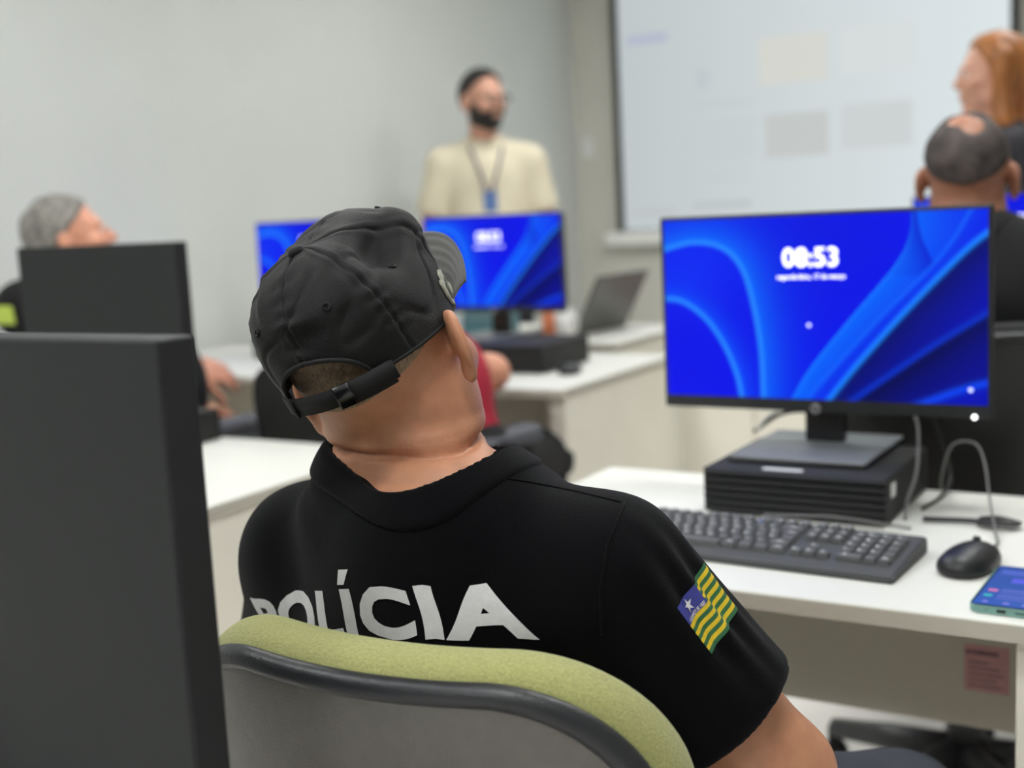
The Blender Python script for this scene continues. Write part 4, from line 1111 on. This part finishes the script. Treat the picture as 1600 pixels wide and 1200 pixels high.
# ------------------------------------------------------------------ chairs
def rr2(x, z, hw, hh, r):
    qx, qz = np.abs(x)-hw+r, np.abs(z)-hh+r
    return np.sqrt(np.maximum(qx, 0)**2+np.maximum(qz, 0)**2)+np.minimum(np.maximum(qx, qz), 0)-r
def office_chair(label, x, y, rotz, cush, shell, rim, base, seat=.47, top=.895, hw=.225, bh=.40, arms=None, recl=radians(10), seat_y=.02, h=.006, group=None, spin=0, back_y=-.22, tabs=False):
    t = thing('office_chair', label, 'chair', (x, y, 0), rotz, group)
    Rb = np.array(Matrix.Rotation(recl, 3, 'X')); c = np.array([0, back_y, top-bh/2*cos(recl)])
    bend = 1.0
    def loc(p):
        q = (p-c) @ Rb; q = q.copy(); q[:, 1] -= bend*q[:, 0]**2; return q
    def extr(q, d2, yc, t_, e):
        a = np.maximum(d2+e, 0); b = np.maximum(np.abs(q[:, 1]-yc)-t_+e, 0)
        return np.sqrt(a*a+b*b)+np.minimum(np.maximum(d2+e, np.abs(q[:, 1]-yc)-t_+e), 0)-e
    fc = lambda p: (lambda q: extr(q, rr2(q[:, 0], q[:, 2], hw, bh/2, .135), 0, .031, .027))(loc(p))
    fs = lambda p: (lambda q: extr(q, rr2(q[:, 0], q[:, 2], hw-.017, bh/2-.017, .12), -.03, .011, .006))(loc(p))
    fr = lambda p: (lambda q: np.sqrt((rr2(q[:, 0], q[:, 2], hw-.0165, bh/2-.0165, .12))**2+((q[:, 1]+.034))**2)-.0105)(loc(p))
    lo, hi = c-np.array([hw+.05, .16, bh/2+.06]), c+np.array([hw+.05, .2, bh/2+.06])
    bc = sdf_mesh('backrest', fc, lo, hi, h, cush, t, it=2)[0]
    sdf_mesh('back_shell', fs, lo, hi, h*.7, shell, t, it=2); sdf_mesh('back_rim', fr, lo, hi, h*.6, rim, t, it=2)
    fse = lambda p: extr((p-np.array([0, seat_y, seat-.03]))[:, [0, 2, 1]], rr2(p[:, 0], p[:, 1]-seat_y, .235, .225, .12), 0, .032, .028)
    sdf_mesh('seat', fse, (-.27, seat_y-.26, seat-.09), (.27, seat_y+.26, seat+.04), .009, cush, t, it=2)
    obj('seat_pan', rbox(.40, .38, seat-.085, seat-.058, .1), rim, t).location = (0, seat_y, 0)
    b = bmesh.new(); tube(b, smooth_path([(0, .05, seat-.09), (0, -.16, seat-.095), (0, back_y-.055, seat-.02), (0, back_y-.075, seat+.14)], 8), .022, 10); obj('back_support', b, base, t, True)
    b = bmesh.new(); cyl(b, (0, 0, .11), (0, 0, .26), .03); cyl(b, (0, 0, .26), (0, 0, seat-.08), .018); obj('gas_column', b, base, t, True)
    b = bmesh.new(); lathe(b, [(.045, .075), (.055, .09), (.05, .125), (.034, .135)], 24); obj('hub', b, base, t, True)
    for k in range(5):
        a = spin+2*pi*k/5; d = V((cos(a), sin(a), 0)); b = bmesh.new()
        tube(b, [d*.03+V((0, 0, .108)), d*.16+V((0, 0, .102)), d*.29+V((0, 0, .086))], .03, 12, rads=[.036, .028, .02]); leg = obj('base_leg', b, base, t, True)
        b = bmesh.new(); s = V((-d.y, d.x, 0)); ctr = d*.295+V((0, 0, .027))
        for m in (-1, 1): cyl(b, ctr+s*m*.006, ctr+s*m*.026, .026, n=18)
        cyl(b, ctr, ctr+V((0, 0, .06)), .008, n=10); obj('caster', b, M['black_pl'], leg, True)
    for sx, z, y0, y1 in (arms or ()):
        a = t; X = sx*.275
        b = bmesh.new(); tube(b, smooth_path([(sx*.19, 0, seat-.07), (X, 0, seat-.07), (X+sx*.01, (y0+y1)/2, seat+.04), (X, (y0+y1)/2, z-.02)], 6), .016, 10); post = obj('arm_post', b, base, t, True)
        fa = lambda p: extr((p-np.array([X, (y0+y1)/2, z]))[:, [0, 2, 1]], rr2(p[:, 0]-X, p[:, 1]-(y0+y1)/2, .045, (y1-y0)/2, .04), 0, .02, .014)
        sdf_mesh('armrest', fa, (X-.07, y0-.03, z-.04), (X+.07, y1+.03, z+.04), .006, M['slate_fab'] if cush is not M['green_fab'] else rim, t, it=2)
    return t
office_chair('green fabric chair with grey plastic back holding the man in the black cap', -.628, 1.04, radians(3), M['green_fab'], M['shell'], M['rim'], M['chair_base'], seat=.46, top=.882, hw=.243, bh=.42, recl=radians(9), h=.0042, back_y=-.238, spin=.4)
office_chair('black chair with dark base under the balding man', -.49, 2.45, radians(4), M['black_fab'], M['black_pl'], M['black_pl'], M['chair_base'], top=.99, hw=.26, bh=.46, back_y=-.2, spin=radians(162))
office_chair('black chair with armrests under the red-shirted person', -1.86, 2.42, radians(-4), M['black_fab'], M['black_pl'], M['black_pl'], M['chair_base'], top=.90, hw=.23, bh=.42, back_y=-.2, arms=((1, .672, -.02, .26),), spin=.2)
office_chair('black chair with slate armrests under the grey-haired man', -2.62, 2.36, radians(-6), M['black_fab'], M['black_pl'], M['black_pl'], M['chair_base'], top=.96, back_y=-.2, arms=((1, .69, -.08, .2), (-1, .69, -.08, .2)), spin=.7)

# ------------------------------------------------------------------ the other people
def face_rot(f, pitch=0, roll=0):
    f = V((f[0], f[1], 0)).normalized(); r = V((f.y, -f.x, 0)); m = Matrix((r, f, V((0, 0, 1)))).transposed()
    return m @ Matrix.Rotation(pitch, 3, 'X') @ Matrix.Rotation(roll, 3, 'Y')
def hair_shell(p, mat, grow=.009, front=(.083, .075), nape=(-.09, -.06), cut=(), extra=(), h=.006, name='hair', earcut=True):
    s, R, c = p.hs, p.hR, p.hc; L = lambda x, y, z: c+R @ V((x, y, z))*s
    g = in_head(f_ell((0, -.012, .036), (.077+grow, .099+grow, .092+grow)), c, R, s)
    dy, dz = nape[0]-front[0], nape[1]-front[1]; n = V((0, -dz, dy)); n = n if n.z < 0 else -n
    pl = f_plane(L(0, front[0], front[1]), R @ n)
    wv = wavy(21, 120, 10)
    cuts = [in_head(f_ell(o, r), c, R, s) for o, r in cut]; ex = [in_head(q, c, R, s) for q in extra]
    ears = [in_head(f_ell((x*.09, -.004, -.012), (.03, .03, .04)), c, R, s) for x in (-1, 1)]
    def f(q):
        d = smax(g(q), pl(q), .012)
        for e in (ears if earcut else ()): d = smax(d, -e(q), .006)
        for e in cuts: d = smax(d, -e(q), .014)
        for e in ex: d = smin(d, e(q), .02)
        return d
    return p.mesh(name, f, np.array(c[:])-.34, np.array(c[:])+.2, h, mat, it=1, disp=lambda q: wv(q)*.0012)
def glasses(p):
    s, R, c = p.hs, p.hR, p.hc; L = lambda x, y, z: c+R @ V((x, y, z))*s-p.o
    t = None; b = bmesh.new(); tube(b, [L(-.01, .118, .014), L(0, .121, .016), L(.01, .118, .014)], .0016, 6); t = obj('spectacles', b, M['glass_fr'], p.root, True)
    for x in (-1, 1):
        b = bmesh.new(); tube(b, [L(x*.034+.024*cos(a), .116-.012*abs(.034+.024*cos(a)*x)**1.0, .008+.019*sin(a)) for a in np.linspace(0, 2*pi, 20)[:-1]], .0030, 6, True); obj('rim', b, M['glass_fr'], t, True)
        b = bmesh.new(); tube(b, [L(x*.058, .108, .013), L(x*.074, .085, .014), L(x*.082, .0, .012)], .0017, 6); obj('temple', b, M['glass_fr'], t, True)
def standing(root, yaw, k=1.0, W=.40):
    Rz = Matrix.Rotation(yaw, 3, 'Z'); o = V(root); w = lambda x, y, z: o+Rz @ V((x, y, 0))+V((0, 0, z*k))
    J = dict(hipL=w(-.09, 0, .93), hipR=w(.09, 0, .93), waist=w(0, .0, 1.10), shL=w(-W/2, -.015, 1.405), shR=w(W/2, -.015, 1.405), neck=w(0, -.02, 1.475),
             knL=w(-.1, .01, .5), knR=w(.1, .01, .5), anL=w(-.11, -.02, .09), anR=w(.11, -.02, .09), toeL=w(-.14, .12, .03), toeR=w(.14, .12, .03),
             elL=w(-W/2-.07, -.02, 1.13), elR=w(W/2+.07, -.02, 1.13), wrL=w(-W/2-.06, .1, .89), wrR=w(W/2+.06, .1, .89))
    return J, w, Rz
def hang_hands(p, Rz):
    for k, x in (('L', -1), ('R', 1)):
        d = (p.J['wr'+k]-p.J['el'+k]).normalized(); p.setup_hand(k, d, Rz @ V((-x, 0, 0)), Rz @ V((0, 1, 0)), .35)
def collar(p, sfn, hole, mat, so, w=.02, h=.005):
    lo, hi = A3(p.J['neck'])-.16, A3(p.J['neck'])+.16
    p.mesh('collar', lambda q: smax(smax(np.abs(sfn(q))-.005, hole(q)-w, .003), -hole(q)-.003, .003), lo, hi, h, mat, so, it=2)
def dress(p, mat, frac, h=.008, hole=.068, **kw):
    f = p.shirt_f(frac=frac, hole=hole, **kw); lo, hi = p.bounds(.2); lo[2] = p.J['hipL'].z-.3
    wv = wavy(31, 24, 10); so, ve, q = p.mesh('shirt', f, lo, hi, h, mat, it=2, disp=lambda v: wv(v)*.003)
    hl = p.hole; sfn = p.shirt_f(frac=frac, holef=lambda q: np.full(len(q), 1.), **{k: v for k, v in kw.items() if k != 'holef'}); p.hole = hl
    collar(p, sfn, hl, mat, so)
    return so, surf_bvh(ve, q)
def trous(p, mat, h=.009):
    lo, hi = p.bounds(.2); hi[2] = p.J['hipL'].z+.25; p.mesh('trousers', p.trousers_f(), lo, hi, h, mat)

# bearded man standing in a cream polo
def bearded():
    b0 = pt(752, 116, 5.5); root = (b0.x, b0.y, 0); yaw = math.atan2(-.60, -.80)
    J, w, Rz = standing(root, yaw, b0.z/1.775, .385)
    hc = V((b0.x, b0.y, b0.z-.122))+V((.02, -.03, 0))
    p = Person('bearded person with glasses standing in a cream polo and lanyard', root, J, hc, face_rot((.94, -.34), radians(-2)), 1.0, 1.03, ear_out=.5)
    hang_hands(p, Rz); p.body(.0065, M['skin_pale']); p.eyes()
    so, bv = dress(p, M['polo'], .8, loose=.02, hem=.1, hole=.066)
    trous(p, M['trouser']); p.shoes()
    hair_shell(p, M['hair_dark'], .016, (.066, .108), (-.09, -.05))
    c, R, s = p.hc, p.hR, p.hs; L = lambda x, y, z: c+R @ V((x, y, z))*s
    jaw = fold([(f_ell((0, .03, -.03), (.068, .073, .091)), 0), (f_ell((0, .07, -.098), (.031, .027, .026)), .02)]+[(f_ell((x*.05, .012, -.066), (.025, .035, .033)), .03) for x in (-1, 1)])
    jw = in_head(jaw, c, R, s); pl = f_plane(L(0, .11, -.060), R @ V((0, .55, 1))); pb = f_plane(L(0, -.012, 0), R @ V((0, -1, 0))); mth = in_head(f_ell((0, .108, -.055), (.027, .02, .014)), c, R, s)
    side = [in_head(f_cone((x*.066, .008, .0), (x*.06, .02, -.06), .014, .02), c, R, s) for x in (-1, 1)]
    mus = in_head(f_cone((-.026, .1, -.046), (.026, .1, -.046), .012, .012), c, R, s)
    def bf(q):
        d = smax(smax(jw(q), pl(q), .01), pb(q), .01)
        for e in side: d = smin(d, smax(e(q), jw(q)-.004, .003), .01)
        d = smin(d, mus(q), .008); return smax(d, -mth(q), .006)
    p.mesh('beard', bf, A3(c)-.17, A3(c)+.14, .005, M['hair_dark'], it=1)
    glasses(p)
    # lanyard round the neck with a card on the chest
    O = p.o; pts = {}
    def front(x, z):
        h = bv.ray_cast(p.J['neck']+p.sh*x+p.fw*.5+V((0, 0, z)), -p.fw)
        return (h[0]+h[1]*.004 if h[0] else p.J['neck']+p.sh*x+p.fw*.13+V((0, 0, z)))-O
    par = None
    for x in (-1, 1):
        q = [p.J['neck']+p.sh*x*.068-p.fw*.03+V((0, 0, .02))-O, p.J['neck']+p.sh*x*.07+p.fw*.03+V((0, 0, .005))-O]+[front(x*(.068-.058*i/6), -.03-.032*i) for i in range(7)]
        b = bmesh.new(); tube(b, smooth_path(q, 4), .007, 8); o = obj('lanyard', b, M['lanyard'], so, True); par = o
    q = front(0, -.255); b = BOX((-.03, -.002, -.05), (.03, .002, .045), .002, mtx=Matrix.Translation(q) @ Matrix((p.sh, p.fw, V((0, 0, 1)))).transposed().to_4x4()); obj('badge_card', b, M['card'], par)
bearded()

# woman with long auburn hair
def redhead():
    b0 = pt(1552, 52, 3.65); root = (b0.x, b0.y, 0); yaw = math.atan2(.75, -.5)
    J, w, Rz = standing(root, yaw, b0.z/1.775, .35)
    hc = V((b0.x, b0.y, b0.z-.125))
    p = Person('person with long auburn hair standing before the glowing projection screen', root, J, hc, face_rot((-.90, -.45), radians(1)), .86, .94, ear_out=.2, nose=.97)
    hang_hands(p, Rz); p.body(.0065, M['skin_pale']); p.eyes()
    dress(p, M['blouse'], .9, hole=.07); trous(p, M['trouser']); p.shoes()
    ex = [f_cone((x*.074, .0, .05), (x*.080, -.012, -.14), .028, .036, (V((1, 0, 0)), .75)) for x in (-1, 1)]
    ex += [f_cone((x*.08, -.012, -.14), (x*.085, -.01, -.27), .034, .024, (V((1, 0, 0)), .7)) for x in (-1, 1)]
    ex += [f_cone((0, -.085, .02), (0, -.095, -.2), .055, .055, (V((0, 1, 0)), .7)), f_cone((x_*.0, -.06, .0), (0, -.1, -.28), .06, .03) if False else f_cone((0, -.1, -.18), (0, -.1, -.3), .06, .035, (V((0, 1, 0)), .6))] if True else []
    hair_shell(p, M['hair_red'], .014, (.07, .098), (-.03, -.1), extra=ex, earcut=False)
x_ = 0
redhead()

# balding man seen from behind beyond the monitor
def balding():
    hc = pt(1512, 282, 2.42); root = (hc.x+.02, 2.50, 0)
    J, w, Rz = seated(root, radians(2), sho=1.06, W=.42, lean=-.0, arms=dict(elL=(-.30, .06, .80), elR=(.30, .06, .80), wrL=(-.22, .28, .66), wrR=(.22, .28, .66)), kneez=.54, knee=.44)
    p = Person('balding person in black uniform seated behind the big lit monitor, seen from behind', root, J, hc, face_rot((-.12, 1), radians(-3)), 1.12, .98, ear_out=.5)
    for k, x in (('L', 1), ('R', -1)): p.setup_hand(k, Rz @ V((0, 1, -.1)), V((0, 0, -1)), V((x, 0, 0)), .4)
    p.body(.0065, M['skin_tan']); p.eyes(); dress(p, M['black_sh'], .7, hole=.072); trous(p, M['trouser']); p.shoes()
    hair_shell(p, M['hair_salt'], .004, (.06, .092), (-.085, -.008), cut=(((.014, -.088, .108), (.022, .03, .022)), ((-.014, -.062, .13), (.018, .03, .03)), ((0, .055, .12), (.05, .07, .06))), h=.005)
balding()

# grey-haired man by the left wall
def greyhair():
    hc = pt(108, 378, 3.32); root = (-2.62, 2.40, 0)
    J, w, Rz = seated(root, radians(-8), sho=1.02, W=.42, lean=0, arms=dict(elL=(-.32, .1, .78), elR=(.12, .30, .80), wrL=(-.28, .3, .66), wrR=(-.06, .47, .795)), kneez=.54, knee=.42)
    for k in ('shL', 'shR', 'neck'): J[k] += V((hc.x-root[0]+.0, hc.y-root[1]-.03, 0))
    p = Person('grey-haired person by the left wall, looking up over the turned-away monitor', root, J, hc, face_rot((.62, .78), radians(14)), 1.1, .97, ear_out=.45)
    p.J['elR'] = pt(236, 610, 3.5); p.J['wrR'] = pt(304, 572, 3.7); p.J['shR'] = pt(185, 470, 3.32); p.make()
    p.setup_hand('L', Rz @ V((0, 1, -.1)), V((0, 0, -1)), V((1, 0, 0)), .4)
    dst = pt(392, 594, 3.84)-p.J['wrR']
    p.setup_hand('R', dst, CAMR @ V((.1, -.5, -.85)), CAMR @ V((0, -1, .3)), .35, .22, .19)
    J = p.J; m = J['elR'].lerp(J['wrR'], .3); p.fa['R'] = [(f_cone(J['elR'], m, .041, .043), .02), (f_cone(m, J['wrR'], .043, .028), .015)]
    p.body(.006, M['skin_ruddy']); p.eyes(); so, bv = dress(p, M['black_sh'], .75, hole=.07); trous(p, M['trouser']); p.shoes()
    hair_shell(p, M['hair_grey'], .008, (.075, .085), (-.09, -.045), h=.005)
    # lime patch at the shoulder
    o = V((0, 0, EYE)); h = None
    b = bmesh.new(); NX = 8
    for yy in range(NX+1):
        for xx in range(NX+1):
            r = (pt(-14+34*xx/NX+6*yy/NX, 478+28*yy/NX, 1)-o).normalized(); h = bv.ray_cast(o, r)
            b.verts.new((h[0]+h[1]*.003-p.o) if h[0] else V((9, 9, 9)))
    b.verts.ensure_lookup_table()
    for yy in range(NX):
        for xx in range(NX):
            vs = [b.verts[yy*(NX+1)+xx], b.verts[yy*(NX+1)+xx+1], b.verts[(yy+1)*(NX+1)+xx+1], b.verts[(yy+1)*(NX+1)+xx]]
            if all(v.co.x < 8 for v in vs): b.faces.new(vs)
    bmesh.ops.delete(b, geom=[v for v in b.verts if not v.link_faces], context='VERTS')
    if len(b.faces): obj('shoulder_patch', b, M['lime'], so)
greyhair()

# red-shirted man at the middle desk, mostly behind the cap
def redshirt():
    root = (-1.86, 2.50, 0); hc = pt(590, 440, 3.1)
    J, w, Rz = seated(root, radians(-2), sho=1.0, W=.40, kneez=.54, knee=.42)
    J.update(hipL=pt(650, 735, 3.05), hipR=pt(740, 735, 3.02), waist=pt(692, 660, 3.04), shL=pt(485, 565, 3.1), shR=pt(640, 562, 3.0), neck=pt(594, 490, 3.06),
             elR=pt(768, 582, 3.1), elL=pt(500, 610, 3.2), wrR=pt(690, 572, 3.32), wrL=pt(560, 580, 3.35))
    p = Person('red-shirted person at the middle desk, mostly hidden behind the black cap', root, J, hc, face_rot((-.1, 1), radians(-6)), 1.04, .97)
    for k, x in (('L', 1), ('R', -1)): p.setup_hand(k, Rz @ V((x*.2, 1, -.1)), V((0, 0, -1)), V((x, 0, 0)), .4)
    p.body(.0065, M['skin_ruddy']); p.eyes(); dress(p, M['red_sh'], .42, hole=.07, loose=.015); trous(p, M['black_sh']); p.shoes()
    hair_shell(p, M['hair_dark'], .008)
redshirt()
# ------------------------------------------------------------------ light and view
wd = bpy.data.worlds.new('room_air'); SC.world = wd; wd.use_nodes = True
wd.node_tree.nodes['Background'].inputs[0].default_value = (.02, .02, .02, 1)
SC.view_settings.view_transform = 'Standard'; SC.view_settings.look = 'None'; SC.view_settings.gamma = 1; SC.view_settings.exposure = 0
SC.view_settings.use_curve_mapping = False
